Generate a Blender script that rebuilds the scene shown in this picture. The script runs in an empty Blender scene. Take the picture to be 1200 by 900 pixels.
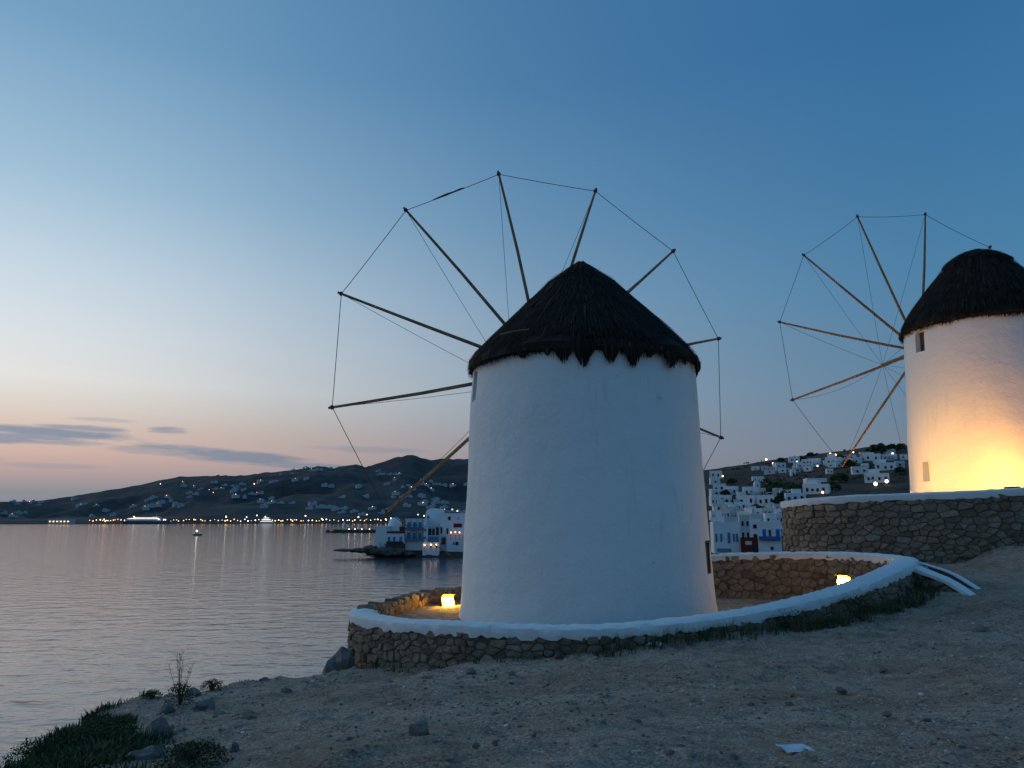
import bpy, math, random
import numpy as np
from mathutils import Vector, Matrix, noise as mnoise

S = bpy.context.scene
COL = S.collection
PI = math.pi
random.seed(7)
RNG = np.random.default_rng(7)

# ------------------------------------------------------------------ camera
FPX, HORIZON_Y, EYE = 900.0, 608.0, 9.0           # focal length and horizon in the photo's pixels, eye above the sea
PITCH = math.atan((HORIZON_Y - 450) / FPX)
CP, SP = math.cos(PITCH), math.sin(PITCH)
cam = bpy.data.cameras.new('camera')
cam_o = bpy.data.objects.new('camera', cam)
COL.objects.link(cam_o)
cam.sensor_width = 36.0
cam.lens = 36.0 * FPX / 1200.0
cam.clip_start = 0.1
cam.clip_end = 30000
cam_o.location = (0, 0, EYE)
cam_o.rotation_euler = (PI / 2 + PITCH, 0, 0)
S.camera = cam_o

S.view_settings.view_transform = 'Standard'
S.view_settings.look = 'None'
S.view_settings.exposure = 0.0
S.view_settings.gamma = 1.0
S.view_settings.use_curve_mapping = False
S.cycles.use_denoising = True
S.cycles.max_bounces = 6
S.cycles.diffuse_bounces = 3
S.cycles.sample_clamp_indirect = 4.0


def P(px, py, Y):
    """a point at depth Y that shows at photo pixel (px, py)"""
    a = (px - 600) / FPX
    b = -(py - 450) / FPX
    dy = CP - b * SP
    return Vector((a * Y / dy, Y, EYE + (SP + b * CP) * Y / dy))


def proj(p):
    d = p[1] * CP + (p[2] - EYE) * SP
    v = -p[1] * SP + (p[2] - EYE) * CP
    return 600 + FPX * p[0] / d, 450 - FPX * v / d, d


def lin(*c):
    return tuple((v / 255 / 12.92) if v / 255 <= .04045 else ((v / 255 + .055) / 1.055) ** 2.4 for v in c) + (1,)


# ------------------------------------------------------------------ world: dusk sky, the sun just set left of the view
SUN_AZ = math.radians(-60)
W = bpy.data.worlds.new('World')
S.world = W
W.use_nodes = True
nt = W.node_tree
nt.nodes.clear()


class NG:
    def __init__(s, nt): s.nt = nt
    def n(s, t, **k):
        nd = s.nt.nodes.new(t)
        for a, v in k.items(): setattr(nd, a, v)
        return nd
    def put(s, sock, v):
        if isinstance(v, bpy.types.NodeSocket): s.nt.links.new(v, sock)
        elif v is not None: sock.default_value = v
    def m(s, op, a, b=None, c=None, clamp=False):
        nd = s.n('ShaderNodeMath', operation=op, use_clamp=clamp)
        for i, v in enumerate((a, b, c)):
            if v is not None: s.put(nd.inputs[i], v)
        return nd.outputs[0]
    def v(s, op, a, b=None, out=0):
        nd = s.n('ShaderNodeVectorMath', operation=op)
        s.put(nd.inputs[0], a)
        if b is not None: s.put(nd.inputs[1], b)
        return nd.outputs[out]
    def ramp(s, f, stops, interp='LINEAR'):
        nd = s.n('ShaderNodeValToRGB')
        cr = nd.color_ramp
        cr.interpolation = interp
        while len(cr.elements) < len(stops): cr.elements.new(1)
        for e, (p, c) in zip(cr.elements, stops):
            e.position = p; e.color = c if len(c) == 4 else tuple(c) + (1,)
        s.put(nd.inputs[0], f)
        return nd.outputs[0]
    def mix(s, f, a, b, mode='MIX'):
        nd = s.n('ShaderNodeMix', data_type='RGBA', blend_type=mode)
        s.put(nd.inputs[0], f); s.put(nd.inputs[6], a); s.put(nd.inputs[7], b)
        return nd.outputs[2]
    def noise(s, vec, scale, detail=4, rough=.5, dist=0, out=0):
        nd = s.n('ShaderNodeTexNoise')
        if vec is not None: s.put(nd.inputs['Vector'], vec)
        nd.inputs['Scale'].default_value = scale; nd.inputs['Detail'].default_value = detail
        nd.inputs['Roughness'].default_value = rough; nd.inputs['Distortion'].default_value = dist
        return nd.outputs[out]


g = NG(nt)
tc = g.n('ShaderNodeTexCoord')
d = g.v('NORMALIZE', tc.outputs['Generated'])
sep = g.n('ShaderNodeSeparateXYZ'); g.put(sep.inputs[0], d)
dx, dy, dz = sep.outputs
zc = g.m('MAXIMUM', dz, 0.0)
cmb = g.n('ShaderNodeCombineXYZ'); g.put(cmb.inputs[0], dx); g.put(cmb.inputs[1], dy)
hor = g.v('NORMALIZE', cmb.outputs[0])
cs = g.v('DOT_PRODUCT', hor, (math.sin(SUN_AZ), math.cos(SUN_AZ), 0), out=1)
sn = lambda deg: math.sin(math.radians(deg))
west = g.ramp(zc, [(0, lin(128, 134, 150)), (sn(1.8), lin(146, 146, 152)), (sn(2.9), lin(186, 162, 160)), (sn(4.2), lin(216, 182, 168)),
                   (sn(5.8), lin(224, 199, 183)), (sn(7.2), lin(229, 217, 205)), (sn(9), lin(236, 233, 227)), (sn(12), lin(226, 231, 233)), (sn(16), lin(206, 221, 231)),
                   (sn(22), lin(165, 196, 217)), (sn(31), lin(120, 163, 196)), (sn(50), lin(82, 128, 168)), (1, lin(66, 114, 158))])
east = g.ramp(zc, [(0, lin(100, 112, 130)), (sn(2), lin(112, 122, 138)), (sn(5), lin(108, 128, 148)), (sn(9), lin(90, 126, 154)),
                   (sn(16), lin(70, 124, 162)), (sn(24), lin(58, 114, 158)), (sn(32), lin(50, 105, 153)), (sn(55), lin(54, 106, 153)), (1, lin(62, 112, 157))])
tmix = g.ramp(g.m('MULTIPLY_ADD', cs, .5, .5), [(0, (1, 1, 1)), (.45, (1, 1, 1)), (.6, (.93, .93, .93)), (.75, (.76, .76, .76)), (.865, (.42, .42, .42)), (.957, (0, 0, 0)), (1, (0, 0, 0))], 'B_SPLINE')
grad = g.mix(tmix, west, east)
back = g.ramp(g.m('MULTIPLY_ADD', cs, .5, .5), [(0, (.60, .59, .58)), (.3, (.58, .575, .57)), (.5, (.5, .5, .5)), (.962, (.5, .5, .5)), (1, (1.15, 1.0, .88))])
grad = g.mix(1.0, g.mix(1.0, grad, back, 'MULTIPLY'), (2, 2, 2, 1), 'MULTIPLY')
# clouds: a few flat streaks low over the bay, broken up by noise
az = g.m('ARCTAN2', dx, dy)
el = g.m('ARCSINE', dz)
ncv = g.n('ShaderNodeCombineXYZ')
g.put(ncv.inputs[0], g.m('MULTIPLY', az, 14.0)); g.put(ncv.inputs[1], g.m('MULTIPLY', el, 110.0))
nz = g.noise(ncv.outputs[0], 1.0, 5, .6)
nz2 = g.noise(ncv.outputs[0], 3.1, 4, .6)
nsum = g.m('ADD', g.m('MULTIPLY', g.m('SUBTRACT', nz, .5), 2.0), g.m('MULTIPLY', g.m('SUBTRACT', nz2, .5), .9))
cover = None
for (px, py, wpx, hpx, tilt, st) in [(70, 507, 95, 7, .03, 1.0), (20, 513, 80, 8, .0, .9), (92, 502, 58, 5, .0, .8), (196, 504, 28, 5, .0, .8), (270, 535, 130, 10, .07, .95),
                                     (345, 545, 110, 6, .06, .75), (60, 517, 70, 5, .0, .7), (175, 527, 55, 6, 0, .5), (60, 546, 60, 4, 0, .35), (430, 527, 90, 5, .02, .35),
                                     (-160, 520, 120, 7, 0, .8), (-60, 535, 60, 5, 0, .5), (120, 492, 40, 3, 0, .3)]:
    c = P(px, py, 100.0) - Vector((0, 0, EYE))
    a0 = math.atan2(c.x, c.y); e0 = math.atan2(c.z, math.hypot(c.x, c.y))
    wa = wpx / FPX * .85; we = hpx / FPX * .9
    da = g.m('SUBTRACT', az, a0)
    qa = g.m('MULTIPLY', da, 1 / wa)
    qe = g.m('MULTIPLY', g.m('ADD', g.m('SUBTRACT', el, e0), g.m('MULTIPLY', da, tilt)), 1 / we)
    q = g.m('ADD', g.m('MULTIPLY', qa, qa), g.m('MULTIPLY', qe, qe))
    q = g.m('SUBTRACT', g.m('ADD', 1.0, g.m('MULTIPLY', nsum, .95)), q)
    q = g.m('MULTIPLY', g.m('MULTIPLY', q, 1.3, clamp=True), st)
    cover = q if cover is None else g.m('MAXIMUM', cover, q)
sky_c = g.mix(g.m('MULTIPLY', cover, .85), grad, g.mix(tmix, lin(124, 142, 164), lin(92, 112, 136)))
# clear-sky scattering underneath
sk = g.n('ShaderNodeTexSky'); sk.sky_type = 'NISHITA'; sk.sun_disc = False
sk.sun_elevation = math.radians(-2.5); sk.sun_rotation = SUN_AZ; sk.ozone_density = 3
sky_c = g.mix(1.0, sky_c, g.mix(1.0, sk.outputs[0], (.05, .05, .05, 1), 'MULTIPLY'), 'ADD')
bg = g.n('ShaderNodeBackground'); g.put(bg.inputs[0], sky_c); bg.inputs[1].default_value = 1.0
wo = g.n('ShaderNodeOutputWorld'); nt.links.new(bg.outputs[0], wo.inputs[0])

# ------------------------------------------------------------------ materials
MATS = {}


def mat(name, rough=.9):
    m = bpy.data.materials.new(name); m.use_nodes = True
    MATS[name] = m
    gg = NG(m.node_tree)
    b = m.node_tree.nodes['Principled BSDF']
    b.inputs['Roughness'].default_value = rough
    b.inputs['Specular IOR Level'].default_value = .25
    return m, gg, b


def bump(gg, b, h, strength=.5, dist=.02):
    nd = gg.n('ShaderNodeBump'); nd.inputs['Strength'].default_value = strength; nd.inputs['Distance'].default_value = dist
    gg.put(nd.inputs['Height'], h); gg.put(b.inputs['Normal'], nd.outputs[0])


def simple(name, c, var=.25, scale=6, rough=.9, bmp=.3, bd=.02, c2=None):
    m, gg, b = mat(name, rough)
    t = gg.n('ShaderNodeTexCoord')
    n1 = gg.noise(t.outputs['Object'], scale, 6, .6)
    c2 = c2 or tuple(x * (1 - var) for x in c)
    col = gg.ramp(n1, [(.3, tuple(c2)), (.7, tuple(c))])
    gg.put(b.inputs['Base Color'], col)
    if bmp: bump(gg, b, gg.noise(t.outputs['Object'], scale * 4, 5, .6), bmp, bd)
    return m


def emit(name, c, s):
    m = bpy.data.materials.new(name); m.use_nodes = True
    b = m.node_tree.nodes['Principled BSDF']
    b.inputs['Base Color'].default_value = tuple(c) + (1,)
    b.inputs['Emission Color'].default_value = tuple(c) + (1,)
    b.inputs['Emission Strength'].default_value = s
    MATS[name] = m
    return m


def whitewash(name, c=(.83, .83, .82), dirt=(.52, .48, .43), amt=.9):
    m, gg, b = mat(name, .85)
    t = gg.n('ShaderNodeTexCoord')
    o = t.outputs['Object']
    n1 = gg.noise(o, .9, 6, .65)
    mp = gg.n('ShaderNodeMapping'); mp.inputs['Scale'].default_value = (2.2, 2.2, .25); gg.put(mp.inputs[0], o)
    n2 = gg.noise(mp.outputs[0], 2.0, 6, .7)       # vertical runs
    n3 = gg.noise(o, 7, 5, .6)
    f = gg.m('MULTIPLY', gg.m('MULTIPLY', gg.ramp(n2, [(.55, (0, 0, 0)), (.78, (1, 1, 1))]), gg.ramp(n1, [(.42, (0, 0, 0)), (.66, (1, 1, 1))])), amt)
    chips = gg.m('MULTIPLY', gg.ramp(gg.noise(o, 2.6, 3, .5), [(.735, (0, 0, 0)), (.755, (1, 1, 1))]), .75 * amt)
    col = gg.mix(gg.m('MAXIMUM', f, chips), gg.mix(n3, tuple(x * .93 for x in c) + (1,), tuple(c) + (1,)), tuple(dirt) + (1,))
    gg.put(b.inputs['Base Color'], col)
    hh = gg.m('ADD', gg.m('MULTIPLY', gg.noise(o, 1.7, 3, .5), 1.0), gg.m('MULTIPLY', gg.noise(o, 14, 5, .6), .3))
    bump(gg, b, hh, .8, .06)
    return m


whitewash('whitewash')
whitewash('coping_white', (.78, .78, .77), (.36, .30, .25), 1.0)
simple('house_white', (.84, .84, .84), .12, .4, bmp=.0)
simple('house_cream', (.74, .70, .62), .12, .4, bmp=.0)
simple('house_grey', (.60, .61, .62), .15, .4, bmp=.0)
simple('far_white', (.52, .53, .55), .2, .05, bmp=0)
simple('blue_paint', (.03, .16, .48), .2, 2, .5, bmp=0)
simple('grey_blue_paint', (.12, .22, .33), .2, 2, .5, bmp=0)
simple('teal_paint', (.16, .30, .32), .2, 2, .5, bmp=0)
simple('red_wall', (.20, .025, .02), .3, 2, .8, bmp=0)
simple('brown_wood', (.13, .07, .04), .4, 5, .8, bmp=.4)
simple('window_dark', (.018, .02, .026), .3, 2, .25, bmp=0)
simple('door_dark', (.05, .04, .035), .3, 2, .6, bmp=0)
simple('pole_wood', (.38, .24, .14), .45, 3, .9, bmp=0, c2=(.20, .115, .065))
simple('rope', (.10, .085, .075), .3, 30, .9, bmp=0)
simple('metal_dark', (.05, .05, .055), .3, 8, .5, bmp=0)
simple('mortar', (.16, .115, .08), .4, 6, .95, .6, .03)
simple('reef', (.13, .10, .08), .5, .6, .8, .8, .2)
simple('litter_white', (.55, .62, .68), .1, 20, .5, bmp=.2)
simple('ship_hull', (.10, .12, .16), .2, .1, .6, bmp=0)
simple('ship_white', (.65, .67, .70), .15, .1, .6, bmp=0)

# stone: each stone its own tone through the object's random number
for nm, ca, cb, cc in (('stone', (.40, .30, .22), (.24, .18, .13), (.48, .40, .32)), ('rock_grey', (.30, .26, .23), (.17, .14, .12), (.40, .37, .34))):
    m, gg, b = mat(nm, .92)
    oi = gg.n('ShaderNodeObjectInfo'); t = gg.n('ShaderNodeTexCoord'); ge = gg.n('ShaderNodeNewGeometry')
    rnd = gg.m('FRACT', gg.m('ADD', oi.outputs['Random'], ge.outputs['Random Per Island']))
    c0 = gg.ramp(rnd, [(0, cb), (.45, ca), (.8, ca), (1, cc)])
    n1 = gg.noise(t.outputs['Object'], 9, 6, .65)
    col = gg.mix(gg.ramp(n1, [(.35, (0, 0, 0)), (.7, (1, 1, 1))]), gg.mix(1.0, c0, (.55, .53, .52, 1), 'MULTIPLY'), c0)
    gg.put(b.inputs['Base Color'], col)
    bump(gg, b, gg.noise(t.outputs['Object'], 16, 7, .7), 1.0, .05)

m, gg, b = mat('pebble', .9)
ge = gg.n('ShaderNodeNewGeometry')
gg.put(b.inputs['Base Color'], gg.ramp(ge.outputs['Random Per Island'], [(0, (.10, .075, .06)), (.4, (.24, .18, .14)), (.85, (.40, .32, .25)), (.975, (.50, .44, .38)), (1, (.66, .64, .60))]))
# thatch
m, gg, b = mat('thatch', .95)
t = gg.n('ShaderNodeTexCoord'); ge = gg.n('ShaderNodeNewGeometry')
n1 = gg.noise(t.outputs['Object'], 2.2, 5, .6)
c0 = gg.ramp(ge.outputs['Random Per Island'], [(0, (.013, .009, .007)), (.6, (.028, .020, .015)), (.95, (.045, .033, .025)), (1, (.10, .075, .052))])
gg.put(b.inputs['Base Color'], gg.mix(gg.ramp(n1, [(.3, (0, 0, 0)), (.7, (1, 1, 1))]), gg.mix(1.0, c0, (.6, .6, .62, 1), 'MULTIPLY'), c0))

# leaves, dry grass
for nm, a, c in (('leaf_dark', (.024, .042, .014), (.058, .092, .028)), ('leaf_dry', (.11, .075, .04), (.20, .15, .085)), ('leaf_olive', (.035, .045, .022), (.075, .085, .04))):
    m, gg, b = mat(nm, .8)
    ge = gg.n('ShaderNodeNewGeometry')
    gg.put(b.inputs['Base Color'], gg.ramp(ge.outputs['Random Per Island'], [(0, a), (1, c)]))

# bare ground, passing into brown scrub on the hillside and wet rock at the shore
m, gg, b = mat('earth', .95)
ge = gg.n('ShaderNodeNewGeometry')
po = ge.outputs['Position']
sp = gg.n('ShaderNodeSeparateXYZ'); gg.put(sp.inputs[0], po)
n1 = gg.noise(po, .55, 7, .62); n2 = gg.noise(po, 5.5, 7, .68); n3 = gg.noise(po, 40, 5, .7)
c1 = gg.ramp(n1, [(.30, (.34, .225, .155)), (.5, (.50, .36, .265)), (.72, (.57, .44, .34))])
c2 = gg.ramp(n2, [(.30, (.55, .53, .52)), (.52, (1, 1, 1)), (.75, (1.22, 1.2, 1.18))])
c3 = gg.ramp(n3, [(.25, (.55, .54, .53)), (.5, (1, 1, 1)), (.72, (1.25, 1.25, 1.25))])
near = gg.mix(1.0, gg.mix(1.0, c1, c2, 'MULTIPLY'), c3, 'MULTIPLY')
vo = gg.n('ShaderNodeTexVoronoi'); vo.inputs['Scale'].default_value = 42; gg.put(vo.inputs['Vector'], po)
vs_ = gg.n('ShaderNodeSeparateColor'); gg.put(vs_.inputs[0], vo.outputs['Color'])
grit = gg.ramp(vs_.outputs[0], [(0, (.35, .35, .36)), (.25, (.8, .8, .8)), (.75, (1, 1, 1)), (.93, (1.15, 1.15, 1.15)), (1, (1.9, 1.95, 2.0))])
near = gg.mix(gg.ramp(gg.noise(po, 1.3, 5, .6), [(.35, (.25, .25, .25)), (.65, (1, 1, 1))]), near, gg.mix(1.0, near, grit, 'MULTIPLY'))
patch = gg.ramp(gg.noise(po, 2.4, 6, .7), [(.56, (0, 0, 0)), (.68, (.7, .7, .7))])
near = gg.mix(patch, near, (.19, .135, .095, 1))
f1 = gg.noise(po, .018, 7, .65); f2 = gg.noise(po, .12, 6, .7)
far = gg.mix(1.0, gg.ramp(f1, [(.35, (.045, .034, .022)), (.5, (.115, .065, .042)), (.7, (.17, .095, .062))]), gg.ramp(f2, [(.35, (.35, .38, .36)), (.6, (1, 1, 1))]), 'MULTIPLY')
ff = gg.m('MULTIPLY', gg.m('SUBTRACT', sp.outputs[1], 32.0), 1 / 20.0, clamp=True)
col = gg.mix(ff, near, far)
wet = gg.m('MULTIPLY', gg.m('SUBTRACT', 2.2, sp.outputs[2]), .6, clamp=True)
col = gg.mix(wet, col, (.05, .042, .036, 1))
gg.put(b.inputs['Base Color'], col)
bump(gg, b, gg.m('ADD', gg.m('ADD', gg.m('MULTIPLY', n2, .8), gg.m('MULTIPLY', n3, .5)), gg.m('MULTIPLY', vo.outputs['Distance'], -.35)), 1.0, .07)

# far hills
m, gg, b = mat('scrub_hill', 1.0)
ge = gg.n('ShaderNodeNewGeometry'); po = ge.outputs['Position']
f1 = gg.noise(po, .0035, 8, .65); f2 = gg.noise(po, .02, 7, .7)
gg.put(b.inputs['Base Color'], gg.mix(1.0, gg.ramp(f1, [(.32, (.046, .047, .048)), (.5, (.072, .069, .067)), (.7, (.108, .096, .086))]), gg.ramp(f2, [(.3, (.5, .52, .55)), (.6, (1, 1, 1))]), 'MULTIPLY'))

# sea
m, gg, b = mat('sea_water', .09)
b.inputs['Base Color'].default_value = (.030, .052, .068, 1)
b.inputs['IOR'].default_value = 1.55
b.inputs['Specular IOR Level'].default_value = .5
ge = gg.n('ShaderNodeNewGeometry'); po = ge.outputs['Position']
mp = gg.n('ShaderNodeMapping'); mp.inputs['Scale'].default_value = (.55, 1.0, 1.0); mp.inputs['Rotation'].default_value = (0, 0, .25); gg.put(mp.inputs[0], po)
w1 = gg.noise(mp.outputs[0], .55, 3, .5, .3); w2 = gg.noise(mp.outputs[0], 1.9, 4, .55, .4); w3 = gg.noise(mp.outputs[0], .10, 2, .5)
h = gg.m('ADD', gg.m('ADD', gg.m('MULTIPLY', gg.m('POWER', w1, 1.7), .9), gg.m('MULTIPLY', w2, .24)), gg.m('MULTIPLY', w3, .25))
bump(gg, b, h, .29, .5)


# ------------------------------------------------------------------ mesh helpers
class MB:
    def __init__(s): s.v = []; s.f = []
    def add(s, vs, fs):
        o = len(s.v)
        s.v += [tuple(v) for v in vs]
        s.f += [tuple(i + o for i in f) for f in fs]
    def box(s, c, h, rz=0.0, taper=1.0):
        ca, sa = math.cos(rz), math.sin(rz)
        vs = []
        for z in (-1, 1):
            k = taper if z > 0 else 1
            for x, y in ((-1, -1), (1, -1), (1, 1), (-1, 1)):
                X, Y = x * h[0] * k, y * h[1] * k
                vs.append((c[0] + X * ca - Y * sa, c[1] + X * sa + Y * ca, c[2] + z * h[2]))
        s.add(vs, [(3, 2, 1, 0), (4, 5, 6, 7), (0, 1, 5, 4), (1, 2, 6, 5), (2, 3, 7, 6), (3, 0, 4, 7)])
        return s
    def tube(s, pts, rad, n=8, cap=True):
        pts = [Vector(p) for p in pts]
        if not hasattr(rad, '__len__'): rad = [rad] * len(pts)
        vs, fs = [], []
        for i, p in enumerate(pts):
            t = (pts[min(i + 1, len(pts) - 1)] - pts[max(i - 1, 0)]).normalized()
            u = t.cross(Vector((0, 0, 1)))
            if u.length < 1e-3: u = t.cross(Vector((1, 0, 0)))
            u.normalize(); w = u.cross(t)
            for k in range(n):
                a = 2 * PI * k / n
                vs.append(p + (u * math.cos(a) + w * math.sin(a)) * rad[i])
        for i in range(len(pts) - 1):
            for k in range(n):
                a, b2 = i * n + k, i * n + (k + 1) % n
                fs.append((a, b2, b2 + n, a + n))
        if cap:
            fs.append(tuple(range(n - 1, -1, -1))); fs.append(tuple(len(vs) - n + k for k in range(n)))
        s.add(vs, fs)
        return s
    def lathe(s, prof, n=48, c=(0, 0)):
        vs, fs = [], []
        for r, z in prof:
            for k in range(n):
                a = 2 * PI * k / n
                vs.append((c[0] + r * math.cos(a), c[1] + r * math.sin(a), z))
        for i in range(len(prof) - 1):
            for k in range(n):
                a, b2 = i * n + k, i * n + (k + 1) % n
                fs.append((a, b2, b2 + n, a + n))
        s.add(vs, fs)
        return s
    def build(s, name, material, parent=None, smooth=False):
        me = bpy.data.meshes.new(name)
        me.from_pydata(s.v, [], s.f)
        if smooth:
            me.shade_smooth()
            if smooth == 'edge': me.set_sharp_from_angle(angle=math.radians(38))
        me.materials.append(MATS[material])
        return link(name, me, parent)


def link(name, me, parent=None):
    o = bpy.data.objects.new(name, me)
    COL.objects.link(o)
    if parent is not None: o.parent = parent
    return o


def tag(o, label=None, cat=None, group=None, kind=None):
    if label: o['label'] = label
    if cat: o['category'] = cat
    if group: o['group'] = group
    if kind: o['kind'] = kind
    return o


def thing(name, label, cat, loc=(0, 0, 0), rz=0.0, group=None):
    o = link(name, None)
    o.empty_display_size = .2
    o.location = loc; o.rotation_euler = (0, 0, rz)
    return tag(o, label, cat, group)


def vnoise(x, y, seed=0):
    xi = np.floor(x).astype(np.int64); yi = np.floor(y).astype(np.int64)
    fx = x - xi; fy = y - yi
    fx = fx * fx * (3 - 2 * fx); fy = fy * fy * (3 - 2 * fy)
    def hsh(a, b):
        h = (a * 374761393 + b * 668265263 + seed * 1442695041) & 0xffffffff
        h = ((h ^ (h >> 13)) * 1274126177) & 0xffffffff
        return ((h ^ (h >> 16)) & 0xffff) / 65535.0 - .5
    return (hsh(xi, yi) * (1 - fx) + hsh(xi + 1, yi) * fx) * (1 - fy) + (hsh(xi, yi + 1) * (1 - fx) + hsh(xi + 1, yi + 1) * fx) * fy


def fbm(x, y, seed=0, oct=4):
    t = 0; a = 1.0
    for i in range(oct):
        t = t + a * vnoise(x, y, seed + i); x = x * 2.03 + 5.1; y = y * 2.03 + 1.7; a *= .5
    return t


def sstep(a, b, x):
    t = np.clip((x - a) / (b - a), 0, 1)
    return t * t * (3 - 2 * t)


# ------------------------------------------------------------------ the lie of the land
C1, C2 = Vector((1.66, 17.75, 6.85)), Vector((16.8, 26.6, 9.62))
COAST = np.array([(-14, -90), (-9, -30), (-5.4, -3), (-4.3, 3), (-4.3, 6), (-4.7, 8.5), (-4.9, 10.5), (-4.3, 12.4), (-3.3, 14.2), (-3.0, 16), (-3.0, 18), (-2.4, 20.6), (-1.0, 23.0), (2, 24.6),
                  (7.5, 26.0), (10.5, 31), (14, 45), (22, 70), (28, 100), (25, 130), (12, 158), (2, 172), (-12, 184), (-30, 188), (-37, 193), (-36, 199), (-14, 212), (5, 240), (15, 330),
                  (0, 450), (-45, 600), (-120, 800), (-150, 1000), (-100, 1300), (1600, 1600), (1600, -90)], float)
CTRL = [(0, 0, 7.4), (0, 5.4, 7.4), (4, 5, 7.43), (8, 6, 7.55), (13, 9, 7.85), (-4, 5, 7.2), (-6, 1, 7.1), (-5.2, 7, 6.95), (-5.0, 10, 6.7), (-4.6, 12.5, 6.5), (0, -10, 7.4), (20, -5, 8.2), (18, 12, 8.1),
        (1.8, 17.75, 6.6), (5, 20, 6.7), (-1, 20, 6.4), (4, 25, 6.6), (8, 24.0, 6.7), (9, 28, 6.2), (20, 20, 8.7), (30, 25, 9.3), (16.6, 27, 8.9), (12, 30, 7.4), (22, 35, 9)]
for a in ((620, 772, 12.55), (700, 765, 12.45), (780, 752, 12.55), (880, 742, 13.1), (960, 735, 13.7), (1080, 716, 15.0), (1145, 695, 15.3), (1200, 700, 14.0), (1200, 640, 21.5),
          (1100, 660, 22.1), (412, 782, 15.0), (480, 782, 13.7), (1060, 672, 17.6)):
    CTRL.append(tuple(P(*a)))
CTRL = np.array(CTRL)


RING = [P(424, 716, 15.7), P(462, 725, 14.3), P(540, 729, 13.3), P(620, 733, 12.9), P(700, 733, 12.8), P(780, 727, 12.9), P(860, 717, 13.3), P(930, 703, 14.0), P(990, 687, 14.8),
        P(1038, 668, 15.8), P(1061, 656, 17.0), P(1050, 652, 18.4), P(1010, 648, 19.8), P(950, 647, 20.9), P(880, 648, 21.6), P(838, 650, 21.9), Vector((3.2, 22.6, 7.75)), Vector((.8, 22.5, 7.2)),
        P(548, 690, 21.6), P(505, 694, 20.4), P(462, 706, 18.3)]


def in_poly(x, y, poly):
    ins = np.zeros(x.shape, bool)
    for i in range(len(poly)):
        ax, ay = poly[i][:2]; bx, by = poly[(i + 1) % len(poly)][:2]
        cr = (ay > y) != (by > y)
        ins ^= cr & (x < ax + (y - ay) / (by - ay + 1e-12) * (bx - ax))
    return ins


def plateau(x, y):
    # smooth interpolation of the control heights (normalised gaussian + inverse distance)
    num = np.zeros_like(x); den = np.zeros_like(x)
    for cx, cy, cz in CTRL:
        d2 = (x - cx) ** 2 + (y - cy) ** 2
        w = 1 / (d2 + .35) ** 1.6
        num += w * cz; den += w
    return num / den


def coast_sd(x, y):
    d2 = np.full(x.shape, 1e18); inside = np.zeros(x.shape, bool)
    n = len(COAST)
    for i in range(n):
        ax, ay = COAST[i]; bx, by = COAST[(i + 1) % n]
        ex, ey = bx - ax, by - ay
        t = np.clip(((x - ax) * ex + (y - ay) * ey) / (ex * ex + ey * ey), 0, 1)
        d2 = np.minimum(d2, (x - ax - t * ex) ** 2 + (y - ay - t * ey) ** 2)
        cr = (ay > y) != (by > y)
        with np.errstate(divide='ignore', invalid='ignore'):
            xi = ax + (y - ay) / (by - ay + 1e-12) * ex
        inside ^= cr & (x < xi)
    d = np.sqrt(d2)
    return np.where(inside, d, -d)


def town(x, y):
    r = np.hypot(x, y); a = np.degrees(np.arctan2(x, y))
    z = np.interp(r, [0, 100, 185, 200, 250, 320, 400, 550, 700, 800, 1000, 1500, 2200], [1.2, 1.2, 1.2, 1.7, 6.8, 15.5, 26.5, 45, 57, 59, 50, 30, 10])
    k = np.interp(a, [-20, -6, 0, 10, 14.5, 18, 22, 27, 34, 90], [.05, .08, .35, .8, .93, 1.0, 1.10, 1.18, 1.2, 1.1])
    return 1.2 + (z - 1.2) * k + fbm(x / 60, y / 60, 11) * np.interp(r, [100, 250, 700], [0, 1.5, 7])


def ground(x, y, micro=True):
    x = np.asarray(x, float); y = np.asarray(y, float)
    w = 1 - sstep(30, 58, y)
    yard = in_poly(x, y, RING)
    H = plateau(x, y) * w + town(x, y) * (1 - w)
    if micro:
        nearw = 1 - sstep(25, 45, y)
        H = H + nearw * (fbm(x * .5, y * .5, 3) * .09 + fbm(x * 2.3, y * 2.3, 5, 5) * .028 + np.maximum(0, fbm(x * 4.1, y * 4.1, 15, 3) - .15) * .11)
    sd = coast_sd(x, y) + fbm(x * .6, y * .6, 21) * .9 * np.interp(np.hypot(x, y), [0, 60], [.6, 3])
    width = np.interp(np.hypot(x, y), [30, 60, 200], [3.4, 5, 4])
    e = np.clip((sd + width * .8) / width, 0, 1)
    e = 1 - (1 - e) ** 2
    z = -3 + (H + 3) * e
    return np.where(yard, np.minimum(z, 6.72), z)


def gz(x, y, micro=True):
    return float(ground(np.array([x]), np.array([y]), micro)[0])


def grow(a, b, n0, k):
    out = [a]; st = n0
    while (out[-1] < b if b > a else out[-1] > b):
        out.append(out[-1] + (st if b > a else -st)); st *= k
    return out[1:]


def grid_mesh(name, xs, ys, zf, material, kind='structure'):
    X, Y = np.meshgrid(xs, ys)
    Z = zf(X, Y)
    nx, ny = len(xs), len(ys)
    V = np.stack([X, Y, Z], -1).reshape(-1, 3)
    i = np.arange(nx * ny).reshape(ny, nx)
    F = np.stack([i[:-1, :-1], i[:-1, 1:], i[1:, 1:], i[1:, :-1]], -1).reshape(-1, 4)
    me = bpy.data.meshes.new(name)
    me.vertices.add(len(V)); me.vertices.foreach_set('co', V.ravel())
    me.loops.add(F.size); me.loops.foreach_set('vertex_index', F.ravel())
    me.polygons.add(len(F)); me.polygons.foreach_set('loop_start', np.arange(0, F.size, 4)); me.polygons.foreach_set('loop_total', np.full(len(F), 4))
    me.update(); me.validate()
    me.shade_smooth()
    me.materials.append(MATS[material])
    return tag(link(name, me), kind=kind)


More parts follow.
